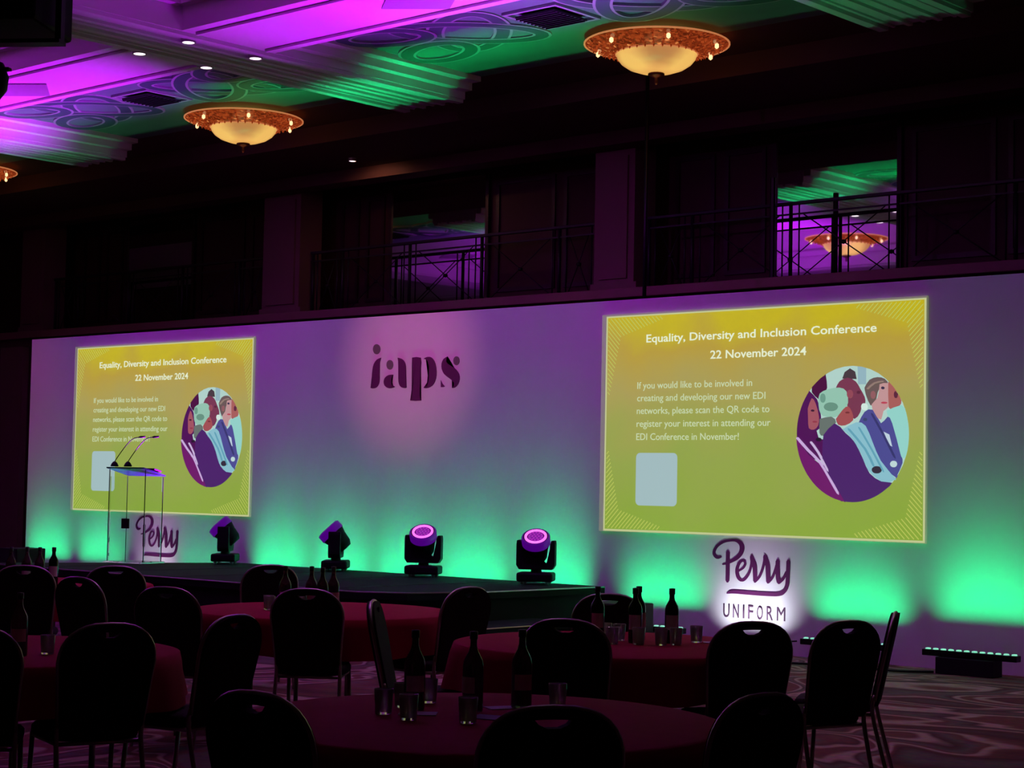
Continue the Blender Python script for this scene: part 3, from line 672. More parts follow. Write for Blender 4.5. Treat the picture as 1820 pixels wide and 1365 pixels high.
def script_sign(dx):
    for i, st in enumerate(SCRIPT_STROKES):
        sm = smooth_path(st, 4)
        ws = []
        for k_, p in enumerate(sm):
            d_ = (sm[min(k_+1, len(sm)-1)] - sm[max(k_-1, 0)]); ln = math.hypot(d_.x, d_.y) or 1
            ws.append(max(p.z, 0.012) * (1 + 0.38*abs(d_.y/ln)) * 0.96)
        L, R = ribbon_outline([(p.x + dx, p.y) for p in sm], ws)
        b = BM()
        y0 = -0.004 - 0.0004*i
        rg = [[b.verts.new((l.x, -0.001, l.y)), b.verts.new((l.x, y0, l.y)), b.verts.new((r.x, y0, r.y)), b.verts.new((r.x, -0.001, r.y))] for l, r in zip(L, R)]
        for A, B in zip(rg, rg[1:]):
            for q in range(3): b.faces.new((A[q], A[q+1], B[q+1], B[q]))
        b.faces.new(rg[0]); b.faces.new(rg[-1][::-1])
        # rounded stroke ends
        for p in (sm[0], sm[-1]):
            rr = max(p.z, 0.012) / 2
            prism_xz(b, [(p.x + dx + rr*math.cos(2*PI*k/12), p.y + rr*math.sin(2*PI*k/12)) for k in range(12)], y0 - 0.0002, -0.0015)
        wall_part('script_letter', b, logo_mat)
script_sign(0.0)
script_sign(-9.57)

def text_mesh(txt, x0, x1, zbase, cap, y, thick=0.002, bold=0.0, gap=1.0):
    cu = bpy.data.curves.new('t', 'FONT'); cu.body = txt; cu.size = 1.0; cu.extrude = 0.0; cu.offset = bold
    cu.space_character = gap
    cu.resolution_u = 3
    o = bpy.data.objects.new('t', cu); C.objects.link(o)
    dg = bpy.context.evaluated_depsgraph_get(); dg.update()
    me = bpy.data.meshes.new_from_object(o.evaluated_get(dg))
    bpy.data.objects.remove(o)
    capr = 0.73
    xs = [v.co.x for v in me.vertices]; a, c = min(xs), max(xs)
    sx = (x1 - x0) / (c - a); sz = cap / capr
    for v in me.vertices:
        v.co = Vector((x0 + (v.co.x - a)*sx, y, zbase + v.co.y*sz))
    bm_ = BM(); bm_.from_mesh(me); bpy.data.meshes.remove(me)
    bmesh.ops.remove_doubles(bm_, verts=bm_.verts, dist=1e-5)
    bmesh.ops.recalc_face_normals(bm_, faces=bm_.faces)
    r = bmesh.ops.extrude_face_region(bm_, geom=list(bm_.faces))
    for v in r['geom']:
        if isinstance(v, bmesh.types.BMVert): v.co.y -= thick
    return bm_
for dx in (0.0, -9.57):
    for i, (chh, xa, xb) in enumerate((('U', 0.0, 0.076), ('N', 0.118, 0.19), ('I', 0.236, 0.256), ('F', 0.300, 0.360), ('O', 0.405, 0.475), ('R', 0.520, 0.594), ('M', 0.640, 0.737))):
        b = text_mesh(chh, -10.878 + dx + xa, -10.878 + dx + xb, 0.329, 0.143, -0.001, 0.004, 0.0 if chh == 'M' else 0.008)
        wall_part('cut_letter', b, logo_text)['label'] = 'slim grey-purple capital letter'

# screens
def screen(x0, label):
    z0 = 1.139; W_, H_ = 3.88, 2.298
    t = thing('projection_screen', label, 'screen', (x0, -0.001, z0))
    def part(name, b, m, par=t, lab=None):
        o = obj(name, b, m, par)
        if lab: o['label'] = lab
        return o
    b = BM(); box(b, 0, W_, -0.030, -0.001, 0, H_); part('screen_panel', b, mat('screen_edge_grey', (0.5, 0.5, 0.48), 0.7, emis=srgb(150, 150, 120), estr=0.45, noise=0.03, nscale=5))
    b = BM(); box(b, 0.062, W_ - 0.004, -0.034, -0.0305, 0.006, H_ - 0.02); bd = part('picture_border', b, slide_border)
    b = BM(); box(b, 0.085, W_ - 0.022, -0.038, -0.0345, 0.026, H_ - 0.036); pic = part('picture', b, slide_back)
    y = -0.040
    title = [('Equality, Diversity and Inclusion Conference', 0.607, 3.356, 1.983, 0.086), ('22 November 2024', 1.429, 2.575, 1.787, 0.086)]
    for s_, a, c, zb, cap in title:
        o = part('title_text', text_mesh(s_, a, c, zb, cap, y, 0.002, 0.012), slide_text)
    body = [('If you would like to be involved in', 0.497, 1.944, 1.499), ('creating and developing our new EDI', 0.497, 2.104, 1.368), ('networks, please scan the QR code to', 0.495, 2.154, 1.235),
            ('register your interest in attending our', 0.495, 2.168, 1.100), ('EDI Conference in November!', 0.493, 1.792, 0.963)]
    for s_, a, c, zb in body:
        o = part('body_text', text_mesh(s_, a, c, zb, 0.074, y, 0.002, 0.002), slide_body)
    # plain pale card with rounded corners
    b = BM(); P = []
    for (cx, cz_, a0) in ((1.03-0.05, 0.829-0.05, 0), (0.494+0.05, 0.829-0.05, 90), (0.494+0.05, 0.281+0.05, 180), (1.03-0.05, 0.281+0.05, 270)):
        for k_ in range(5):
            a = math.radians(a0 + k_*22.5); P.append((cx + 0.05*math.cos(a), cz_ + 0.05*math.sin(a)))
    prism_xz(b, P, -0.041, -0.0385); part('pale_card', b, slide_card)
    # hatching in the corners
    b = BM()
    def hline(x, z, dx, dz, ln, wd=0.009):
        d = Vector((dx, dz)).normalized(); n_ = Vector((-d.y, d.x))*wd/2
        p = Vector((x, z)); q = p + d*ln
        prism_xz(b, [(p+n_).to_tuple(), (q+n_).to_tuple(), (q-n_).to_tuple(), (p-n_).to_tuple()], -0.040, -0.0385)
    xl, xr, zb_, zt = 0.095, W_ - 0.032, 0.036, H_ - 0.046
    for cx, cz_, sx, sz in ((xl, zt, 1, -1), (xr, zt, -1, -1), (xl, zb_, 1, 1), (xr, zb_, -1, 1)):
        for k_ in range(14):
            s_ = 0.05*k_ + 0.03
            ln = 0.26 * (1 - k_/16)
            hline(cx + sx*s_, cz_, sx, sz, ln)
        for k_ in range(16):
            s_ = 0.05*k_ + 0.03
            ln = 0.24 * (1 - k_/18)
            hline(cx, cz_ + sz*s_, sx, sz, ln)
    part('corner_hatching', b, slide_lines)['kind'] = 'stuff'
    b = BM()
    ph = None
    for i, (c, pts) in enumerate(SLIDE_PHOTO):
        if len(pts) < 3: continue
        b = BM(); yy = -0.0385 - 0.0007*(i+1)
        if ph is not None and len(pts) > 5:
            q_ = smooth_path([(*p, 0) for p in pts + [pts[0]]], 2)[:-1]; pts = [(p.x, p.y) for p in q_]
        prism_xz(b, pts, yy - 0.0006, -0.0384)
        m = slide_mat('slide_photo_%d_%d_%d' % tuple(c), srgb(*c), 0.92)
        if ph is None: ph = part('round_photo', b, m, t, 'round photo of seated people in profile')
        else: part('photo_shape', b, m, ph)
    return t
screen(-12.480, 'larger screen at right with yellow conference slide, beside the white-lit sign')
screen(-22.075, 'smaller screen at far left with the same slide, behind the lectern')

# ------------------------------------------------------------------ stage
t = thing('stage', 'low black stage deck with pale front edge along the set wall', 'stage', (-15.5, 0, 0))
outline = [(-12.2, -0.26), (-12.2, -2.25), (-12.46, -2.9), (-12.85, -3.19), (-19.4, -3.19), (-19.15, -2.6), (-18.1, -0.26)]
def poly_slab(bm, pts, z0, z1, sh=15.5):
    A = [bm.verts.new((x+sh, y, z0)) for x, y in pts]; B = [bm.verts.new((x+sh, y, z1)) for x, y in pts]
    bm.faces.new(A); bm.faces.new(B[::-1])
    for i in range(len(pts)):
        j = (i+1) % len(pts); bm.faces.new((A[i], A[j], B[j], B[i]))
b = BM(); poly_slab(b, outline, 0.50, 0.57); obj('deck', b, stage_top_mat, t)
ins = [(x + (0.04 if x < -15 else -0.04), y + (0.04 if y < -1 else -0.02)) for x, y in outline]
b = BM(); poly_slab(b, ins, 0.0, 0.50); obj('skirt', b, stage_skirt, t)
b = BM(); tube(b, [(x+15.5, y, 0.566) for x, y in outline[:5]], 0.008, 6); obj('edge_trim', b, alu, t)
b = BM()
for x in (-18.2, -17.0, -15.8, -14.6, -13.4):
    box(b, x+15.5, x+15.5+0.006, -3.18, -0.27, 0.569, 0.572)
obj('deck_seams', b, stage_skirt, t)['kind'] = 'stuff'
t = thing('stage_steps', 'low black step unit against the right end of the stage', 'steps', (-11.85, -2.2, 0))
b = BM(); box(b, -0.33, 0.33, -0.8, 0.8, 0.24, 0.29); obj('tread', b, stage_top_mat, t, bevel=0.004)
b = BM(); box(b, -0.30, 0.30, -0.78, 0.78, 0.0, 0.24); obj('riser_box', b, stage_skirt, t)
b = BM(); tube(b, [(0.33, -0.8, 0.287), (0.33, 0.8, 0.287)], 0.006, 5); obj('edge_trim', b, alu, t)

# moving heads
def moving_head(x, y, z, pan, tilt, label, name='moving_head_light'):
    t = thing(name, label, 'stage light', (x, y, z), pan, 'moving head lights on the stage')
    b = BM(); box(b, -0.19, 0.19, -0.15, 0.15, 0.03, 0.125); obj('base', b, black_plastic, t, bevel=0.02)
    me = None
    for sx in (-1, 1):
        for sy in (-1, 1):
            b = BM(); lathe(b, [(0.018, 0), (0.022, 0.032)], 8, (sx*0.13, sy*0.1, 0)); f = obj('foot', b, alu, t)
    b = BM(); lathe(b, [(0.06, 0.125), (0.055, 0.16)], 16); obj('pan_collar', b, black_metal, t)
    # yoke: crossbar and two arms
    b = BM()
    P = [(-0.205, 0.42), (-0.20, 0.46), (-0.165, 0.46), (-0.15, 0.42), (-0.150, 0.28), (-0.115, 0.225), (-0.06, 0.20), (0.06, 0.20), (0.115, 0.225), (0.150, 0.28), (0.15, 0.42), (0.165, 0.46), (0.20, 0.46), (0.205, 0.42), (0.205, 0.20), (0.175, 0.155), (-0.175, 0.155), (-0.205, 0.20)]
    prism_xz(b, P, -0.07, 0.07); obj('yoke', b, black_plastic, t, bevel=0.006)
    h = bpy.data.objects.new('head', None); C.objects.link(h)
    c = Vector((0, 0, 0.385))
    # head body is the part, its lens pieces are sub-parts; local +Z of the body is the beam axis
    b = BM(); lathe(b, [(0, -0.17), (0.075, -0.165), (0.105, -0.12), (0.120, -0.02), (0.142, 0.05), (0.145, 0.13), (0.132, 0.145), (0.132, 0.138), (0.0, 0.138)], 28, cap=False)
    C.objects.unlink(h); bpy.data.objects.remove(h)
    hd = obj('head', b, lens_hood if False else black_plastic, t, True)
    hd.location = c; hd.rotation_euler = (-(PI/2 - tilt), 0, 0)
    hd.rotation_euler = (-(PI/2 - tilt), 0, 0)
    b = BM(); lathe(b, [(0.093, 0.1395), (0.093, 0.150), (0.118, 0.150), (0.118, 0.1395)], 28, cap=False); obj('lens_ring', b, lens_ring_mat, hd)
    b = BM(); lathe(b, [(0, 0.1395), (0, 0.146), (0.083, 0.146), (0.083, 0.1395)], 24, cap=False); obj('lens_face', b, lens_mat, hd)
    b = BM(); lathe(b, [(0.1455, 0.05), (0.150, 0.055), (0.150, 0.135), (0.1335, 0.149), (0.1325, 0.146), (0.1455, 0.13)], 28, cap=False); obj('lens_hood', b, lens_hood, hd, True)
    b = BM()
    for q in range(19):
        rr, a = (0, 0) if q == 0 else ((0.035, q*PI/3) if q < 7 else (0.066, q*PI/6))
        lathe(b, [(0.011, 0.1465), (0.007, 0.151), (0, 0.152)], 8, (rr*math.cos(a), rr*math.sin(a), 0), cap=False)
    obj('led_cells', b, mat('led_cell_violet', (0.3, 0.05, 0.4), 0.4, emis=(0.6, 0.05, 0.6), estr=0.6, noise=0.05, nscale=50), hd)['kind'] = 'stuff'
    d = Vector((-math.sin(pan)*math.cos(tilt), math.cos(pan)*math.cos(tilt), math.sin(tilt)))
    src = Vector((x, y, z)) + c + d*0.19
    return src, d
def pan_of(dx, dy): return math.atan2(-dx, dy)
HZ = 0.572
heads = [(-17.93, pan_of(-0.76, -0.66), 46, 'moving head light under the smaller screen, turned sideways'),
         (-15.93, pan_of(-0.76, -0.66), 46, 'second moving head from the lectern, turned sideways, below the wall logo'),
         (-14.50, pan_of(0.55, -0.83), 55, 'moving head with round violet lens below the middle of the wall'),
         (-12.84, pan_of(0.55, -0.83), 55, 'moving head with round violet lens nearest the stage end')]
for x, pan, tl, lb in heads:
    src, d = moving_head(x, -0.62, HZ, pan, math.radians(tl), lb)
    o = spot('purple_beam', src, src + d, 3300 if x < -15 else 2200, PURPLE, 62, 0.9, 0.08)

# floor battens
def batten(x, y, z, label, col, L=0.92, group='LED wash battens along the wall foot'):
    t = thing('led_batten', label, 'light bar', (x, y, 0), 0, group)
    b = BM(); box(b, -L/2, L/2, -0.045, 0.045, z-0.05, z+0.005); obj('housing', b, black_metal, t, bevel=0.006)
    b = BM(); 
    if z > 0.16:
        box(b, -0.30, 0.26, -0.09, 0.09, 0.0, z-0.051)
    else: box(b, -0.2, 0.2, -0.04, 0.04, 0, z-0.051)
    obj('foot_box', b, black_plastic, t, bevel=0.006)
    me = None
    for i in range(12):
        if me is None:
            b = BM(); lathe(b, [(0.026, 0.0), (0.022, 0.010), (0, 0.013)], 10, cap=False); me = finish(b, led_white2 if col == 'w' else led_white, name='led_lens')
        o = obj('led_lens', me, None, t); o.location = (-L/2 + 0.04 + i*(L-0.08)/11, 0, z+0.006)
bl = ['LED light bar on the floor at the far left end of the wall', 'LED light bar left of the lectern at the wall foot', 'LED light bar right of the left wall sign',
      'LED bar behind the stage, leftmost of the five there', 'LED bar behind the stage, second from its left end', 'LED bar behind the stage, below the wall logo', 'LED bar behind the stage, second from its right end', 'LED bar behind the stage, nearest its right end',
      'LED light bar behind the wine bottles and the stage end', 'LED light bar behind the two tall chairs at right', 'fully visible LED light bar with glowing dots at far right']
for bt_, lb in zip(battens, bl): batten(*bt_[:3], lb, 'g')
batten(-10.5, -0.3, 0.11, 'white LED bar under the right wall sign', 'w', 0.7)
batten(-20.1, -0.2, 0.11, 'white LED bar under the left wall sign', 'w', 0.7)
# cable on the floor by the battens
b = BM(); tube(b, smooth_path([(-9.9, -0.5, 0.012), (-9.6, -0.75, 0.012), (-9.1, -0.55, 0.012), (-8.6, -0.62, 0.012), (-8.3, -0.4, 0.012)], 5), 0.01, 6)
o = obj('power_cable', b, black_plastic, None, True); tag(o, 'black power cable lying between the two right light bars', 'cable')
b = BM(); tube(b, smooth_path([(-10.13, -0.32, 0.02), (-10.05, -0.40, 0.10), (-9.92, -0.40, 0.16), (-9.77, -0.36, 0.18)], 5), 0.008, 6)
o = obj('power_lead', b, black_plastic, None, True); tag(o, 'thin black lead looping beside the right wall sign', 'cable')

# black speaker boxes
def speaker_box(name, label, cat, loc, sx, sy, sz, rot=0):
    t = thing(name, label, cat, loc, rot)
    b = BM(); box(b, -sx/2, sx/2, -sy/2, sy/2, 0, sz); obj('cabinet', b, black_plastic, t, bevel=0.012)
    b = BM(); box(b, -sx/2+0.03, sx/2-0.03, -sy/2-0.012, -sy/2-0.001, 0.03, sz-0.03); obj('front_grille', b, grille_mat, t)
    for s_ in (-1, 1):
        b = BM(); tube(b, [(s_*(sx/2+0.001), -0.05, sz*0.6), (s_*(sx/2+0.02), -0.04, sz*0.6), (s_*(sx/2+0.02), 0.04, sz*0.6), (s_*(sx/2+0.001), 0.05, sz*0.6)], 0.008, 6); obj('handle', b, black_metal, t)
    return t
speaker_box('floor_speaker', 'black speaker box on the floor between stage end and wine bottles', 'speaker', (-11.45, -0.95, 0), 0.50, 0.45, 0.47)
speaker_box('side_speaker', 'black speaker box before the left end of the wall', 'speaker', (-21.75, -1.0, 0), 0.42, 0.45, 0.63)

# ------------------------------------------------------------------ lectern with two microphones
lx, ly = -18.62, -1.48
t = thing('lectern', 'clear acrylic lectern with slanted top at the left end of the stage', 'lectern', (lx, ly, 0.571), math.radians(14))
b = BM(); box(b, -0.30, 0.30, -0.22, 0.22, 0.0, 0.02); obj('base', b, acrylic, t, bevel=0.004)
b = BM(); box(b, -0.27, 0.27, -0.165, -0.155, 0.021, 1.12); obj('front_panel', b, acrylic, t)
for s_ in (-1, 1):
    b = BM(); box(b, s_*0.27-0.005, s_*0.27+0.005, -0.15, 0.16, 0.021, 1.05); obj('side_panel', b, acrylic, t)
for x, y in ((-0.277, -0.17), (-0.277, 0.17), (0.277, -0.17), (0.277, 0.17)):
    b = BM(); tube(b, [(x, y, 0.02), (x, y, 1.135 if y < 0 else 1.055)], 0.006, 6); obj('edge_post', b, black_metal, t)
b = BM()
v = [b.verts.new(p) for p in ((-0.29, -0.22, 1.15), (0.29, -0.22, 1.15), (0.29, 0.20, 1.06), (-0.29, 0.20, 1.06))]
f = b.faces.new(v); e = bmesh.ops.extrude_face_region(b, geom=[f])
for q in e['geom']:
    if isinstance(q, bmesh.types.BMVert): q.co.z += 0.014
obj('slanted_top', b, mat('acrylic_green_lit', (0.02, 0.22, 0.08), 0.25, trans=0.6, spec=0.1, noise=0.02, nscale=3), t)  # clear top coloured green in place of the green light on it
b = BM(); box(b, -0.05, 0.05, -0.20, -0.166, 0.42, 0.54); obj('junction_box', b, black_plastic, t, bevel=0.004)
def mic(dx, label):
    ax, ay, az = lx + dx, ly - 0.17, 1.752
    t = thing('gooseneck_microphone', label, 'microphone', (ax, ay, az), 0, 'lectern microphones')
    b = BM(); lathe(b, [(0.045, -0.01), (0.05, 0.0), (0.035, 0.03), (0.018, 0.05), (0.0, 0.055)], 12); obj('base', b, black_plastic, t, True)
    P = smooth_path([(0, 0, 0.05), (0.03, 0.03, 0.12), (0.10, 0.08, 0.24), (0.17, 0.13, 0.33), (0.24, 0.18, 0.355)], 4)
    b = BM(); tube(b, P, 0.0055, 6); obj('gooseneck', b, black_metal, t, True)
    b = BM(); tube(b, [(0.235, 0.176, 0.354), (0.255, 0.19, 0.357), (0.30, 0.225, 0.362)], [0.008, 0.014, 0.010], 8); obj('capsule', b, black_plastic, t, True)
mic(-0.22, 'left of the two gooseneck microphones on the lectern')
mic(0.05, 'right of the two gooseneck microphones on the lectern')
b = BM(); box(b, -0.10, 0.10, -0.07, 0.07, 0, 0.02)
o = obj('black_folder', b, black_plastic, None, bevel=0.003, loc=(lx + 0.16, ly + 0.10, 1.695)); o.rotation_euler = (math.radians(-11.5), 0, math.radians(14))
tag(o, 'small black folder on the right side of the lectern top', 'folder')

# ------------------------------------------------------------------ rigged gear at the top left corner
t = thing('hanging_loudspeaker', 'large black loudspeaker hanging in the top left corner', 'loudspeaker', (-6.097, -11.54, 3.27), math.radians(35))
b = BM(); box(b, -0.25, 0.25, -0.20, 0.20, 0, 0.50); obj('cabinet', b, black_plastic, t, bevel=0.015)
b = BM(); box(b, -0.23, 0.23, -0.212, -0.201, 0.02, 0.48); obj('front_grille', b, grille_mat, t)
b = BM(); box(b, -0.285, -0.262, -0.02, 0.02, -0.04, 0.6); box(b, 0.262, 0.285, -0.02, 0.02, -0.04, 0.6); box(b, -0.285, 0.285, -0.035, 0.035, -0.05, -0.035); box(b, -0.285, 0.285, -0.02, 0.02, 0.58, 0.6); obj('bracket', b, black_metal, t)
b = BM(); tube(b, [(0, 0, 0.6), (0, 0, 3.1)], 0.02, 8); obj('drop_pole', b, black_metal, t)
t = thing('hanging_stage_light', 'round black lamp under the hanging loudspeaker, cut by the left edge', 'stage light', (-6.14, -11.53, 3.09), math.radians(35))
b = BM(); lathe(b, [(0.0, -0.085), (0.05, -0.08), (0.085, -0.03), (0.09, 0.02), (0.07, 0.07), (0.0, 0.08)], 20); obj('lamp_body', b, black_plastic, t, True)
b = BM(); tube(b, [(0, 0, 0.075), (0, 0, 0.11)], 0.01, 6); box(b, -0.1, 0.1, -0.015, 0.015, 0.04, 0.05); obj('mounting_clamp', b, black_metal, t)

# ------------------------------------------------------------------ tables
def cloth_mesh(R, drop, seed):
    rnd = random.Random(seed); ph = [rnd.uniform(0, 6.28) for _ in range(3)]
    b = BM(); n = 96
    rows = []
    rings = [(0.0, 0), (0.3*R, 0), (0.7*R, 0), (0.97*R, 0), (R, 0.006)]
    for r, dz in rings:
        if r == 0: rows.append([b.verts.new((0, 0, 0))]); continue
        rows.append([b.verts.new((r*math.cos(2*PI*k/n), r*math.sin(2*PI*k/n), -dz)) for k in range(n)])
    for q in range(1, 6):
        f = q/5
        row = []
        for k in range(n):
            a = 2*PI*k/n
            wv = math.sin(a*11 + ph[0]) * 0.6 + math.sin(a*17 + ph[1]) * 0.4
            r = R + 0.008 + 0.035*f + 0.028*f*wv
            row.append(b.verts.new((r*math.cos(a), r*math.sin(a), -0.006 - drop*f + 0.012*f*math.sin(a*4 + ph[2]))))
        rows.append(row)
    for A, B in zip(rows, rows[1:]):
        for k in range(n):
            k2 = (k+1) % n
            if len(A) == 1: b.faces.new((A[0], B[k], B[k2]))
            else: b.faces.new((A[k], A[k2], B[k2], B[k]))
    return b
def table(x, y, R, lab, clab, seed, rot=0.4):
    t = thing('round_table', lab, 'table', (x, y, 0), rot, 'round banquet tables')
    b = BM(); lathe(b, [(0, 0.715), (R-0.015, 0.715), (R-0.01, 0.73), (R-0.015, 0.743), (0, 0.743)], 48, cap=False); obj('tabletop', b, table_wood, t)
    for k_ in range(4):
        a = PI/4 + k_*PI/2; r0 = R*0.55
        b = BM(); tube(b, [(r0*math.cos(a), r0*math.sin(a), 0.0), (r0*math.cos(a), r0*math.sin(a), 0.714)], 0.016, 8); obj('leg', b, chair_metal, t, True)
    b = BM(); tube(b, [(0.5*R, 0.5*R*0.75, 0.2), (0.5*R, -0.5*R*0.75, 0.2)], 0.008, 6); b.free()
    o = obj('tablecloth', cloth_mesh(R, 0.235, seed), cloth_red, None, True, loc=(x, y, 0.75))
    tag(o, clab, 'tablecloth', 'wine red round tablecloths')
TB = {1: (-4.60, -10.35, 0.89), 2: (-9.20, -6.95, 0.88), 3: (-6.38, -7.38, 0.87), 4: (-7.97, -10.22, 0.89), 5: (-12.75, -6.75, 0.88)}
tn = {1: 'nearest round table in the foreground centre', 2: 'round table in front of the stage', 3: 'round table at right with the wine bottles', 4: 'round table cut by the left edge', 5: 'farthest round table at left, mostly hidden by a chair'}
for k_, (x, y, R) in TB.items():
    table(x, y, R, tn[k_], 'wine red cloth on the ' + tn[k_], k_)

# ------------------------------------------------------------------ chairs
def chair_outline():
    P = []
    def pt(x, z): return (x, z)
    zs, zt, hw = 0.78, 0.95, 0.215
    P += [(-0.17, 0.46), (0.17, 0.46), (0.19, 0.49)]
    for z in (0.58, 0.70): P.append((0.19 + 0.025*(z-0.49)/0.29, z))
    for k_ in range(0, 17):
        a = PI*k_/16
        P.append((hw*math.copysign(abs(math.cos(a))**0.75, math.cos(a)), zs + (zt-zs)*math.sin(a)**0.9))
    for z in (0.70, 0.58): P.append((-(0.19 + 0.025*(z-0.49)/0.29), z))
    P.append((-0.19, 0.49))
    return P
def hole():
    return [(-0.058, 0.915), (-0.03, 0.9165), (0, 0.917), (0.03, 0.9165), (0.058, 0.915), (0.045, 0.900), (0.02, 0.889), (-0.02, 0.889), (-0.045, 0.900)]
def lean(z): return -0.195 - (z - 0.45)*0.21
def backrest():
    bt = bmesh.new()
    def loop(P):
        v = [bt.verts.new((x, z, 0)) for x, z in P]
        return [bt.edges.new((v[i], v[(i+1) % len(v)])) for i in range(len(v))], v
    e1, v1 = loop(chair_outline()); e2, v2 = loop(hole())
    bmesh.ops.triangle_fill(bt, use_beauty=True, edges=e1 + e2)
    bt.verts.index_update()
    P = [v.co.copy() for v in bt.verts]; T = [[v.index for v in f.verts] for f in bt.faces]
    n1, n2 = len(v1), len(v2); bt.free()
    b = BM()
    A = [b.verts.new((p.x, lean(p.y) + 0.022, p.y)) for p in P]; B = [b.verts.new((p.x, lean(p.y) - 0.022, p.y)) for p in P]
    for t in T:
        b.faces.new([A[i] for i in t]); b.faces.new([B[i] for i in t][::-1])
    for s, n in ((0, n1), (n1, n2)):
        for i in range(n):
            j = (i+1) % n
            b.faces.new((A[s+i], A[s+j], B[s+j], B[s+i]))
    return b
def make_chair():
    t = thing('banquet_chair', 'x', 'chair')
    b = backrest(); obj('backrest', b, chair_cloth, t)
    b = BM(); P = [(x*1.02, lean(z), z) for x, z in chair_outline()[2:]]
    tube(b, P, 0.0105, 6); obj('back_frame', b, chair_metal, t, True)
    b = BM()
    n = 20
    rows = []
    for sc, z in ((0.0, 0.425), (0.96, 0.425), (1.0, 0.44), (1.0, 0.462), (0.94, 0.478), (0.6, 0.484), (0.0, 0.486)):
        if sc == 0: rows.append([b.verts.new((0, 0.02, z))]); continue
        row = []
        for k_ in range(n):
            a = 2*PI*k_/n
            cx_, sy_ = math.cos(a), math.sin(a)
            row.append(b.verts.new((0.215*sc*math.copysign(abs(cx_)**0.45, cx_), 0.02 + 0.215*sc*math.copysign(abs(sy_)**0.45, sy_), z)))
        rows.append(row)
    for A, B in zip(rows, rows[1:]):
        for k_ in range(n):
            k2 = (k_+1) % n
            if len(A) == 1: b.faces.new((A[0], B[k_], B[k2]))
            elif len(B) == 1: b.faces.new((A[k_], A[k2], B[0]))
            else: b.faces.new((A[k_], A[k2], B[k2], B[k_]))
    obj('seat', b, chair_cloth, t, True)
    for s_ in (-1, 1):
        b = BM(); tube(b, [(s_*0.19, 0.19, 0.43), (s_*0.195, 0.235, 0.0)], 0.012, 6); obj('leg', b, chair_metal, t, True)
        b = BM(); tube(b, smooth_path([(s_*0.195, lean(0.50), 0.52), (s_*0.195, -0.19, 0.43), (s_*0.20, -0.24, 0.22), (s_*0.205, -0.30, 0.0)], 3), 0.012, 6); obj('leg', b, chair_metal, t, True)
    b = BM(); tube(b, [(-0.19, 0.19, 0.415), (0.19, 0.19, 0.415), (0.19, -0.18, 0.415), (-0.19, -0.18, 0.415)], 0.010, 6, closed=True); obj('seat_frame', b, chair_metal, t, True)
    return t
# back-top position, facing direction, label
chairs = [((-4.40, -11.60), (-0.10, 1.0), 'dark chair at bottom left, cut by the frame bottom, at the nearest table'),
 ((-3.57, -11.16), (-0.82, 0.62), 'dark chair at bottom centre with its rounded top before the nearest table'),
 ((-8.41, -7.80), (-0.62, 0.80), 'black chair with whole back and legs visible, before the table by the stage'),
 ((-5.86, -8.40), (-0.50, 0.90), 'black chair covering the left half of the wine bottle table'),
 ((-7.10, -6.52), (0.45, -0.70), 'black chair behind the wine bottle table, against the stage end'),
 ((-5.22, -7.73), (-0.85, 0.55), 'tall dark chair with a handle slot, right below the white-lit sign'),
 ((-4.98, -7.23), (-0.93, 0.30), 'dark chair with a green-lit handle slot before the right green glow'),
 ((-5.20, -6.40), (-0.86, -0.45), 'dark chair seen side-on, rightmost of all chairs, leaning back'),
 ((-3.36, -10.38), (-0.98, 0.10), 'dark chair at the right end of the nearest table, below the slotted chair'),
 ((-6.85, -10.36), (-0.95, 0.30), 'large black chair in front of the left-edge table, pale curved rim beside it'),
 ((-8.96, -8.43), (-0.40, 0.90), 'black chair with arched rim just left of the pink table before the stage'),
 ((-11.29, -7.10), (-0.70, 0.50), 'chair with a slotted round top, standing before the left part of the stage'),
 ((-10.13, -8.24), (-0.15, 0.98), 'reddish chair with a pale curved rim, left of the arched black chair'),
 ((-11.62, -7.66), (-0.74, 0.62), 'black chair at the left edge hiding the farthest table'),
 ((-6.95, -9.56), (-0.98, -0.20), 'dark chair between the left-edge table and the nearest table'),
 ((-10.95, -5.90), (-0.80, 0.45), 'dark chair directly in front of the stage, under the left sign'),
 ((-8.05, -6.75), (-0.98, 0.0), 'dark chair right of the pink table, in front of the stage middle'),
 ((-7.42, -8.20), (0.75, 0.60), 'dark reddish chair with a pale curved rim, left of the wine bottle table'),
 ((-10.85, -9.05), (0.60, 0.75), 'reddish chair turned sideways, behind the glasses on the left-edge table'),
 ((-7.04, -10.95), (-0.80, 0.62), 'black chair low at left, in front of the large black one')]
proto = make_chair()
for i, ((bx_, by_), (fx, fy), lb) in enumerate(chairs):
    l_ = math.hypot(fx, fy); fx /= l_; fy /= l_
    loc = (bx_ + 0.30*fx, by_ + 0.30*fy, 0); rz = math.atan2(-fx, fy)
    if i == 0:
        proto.location = loc; proto.rotation_euler = (0, 0, rz); proto['label'] = lb; proto['group'] = 'dark banquet chairs'
    else: copy_thing(proto, loc, rz, lb, 'dark banquet chairs')

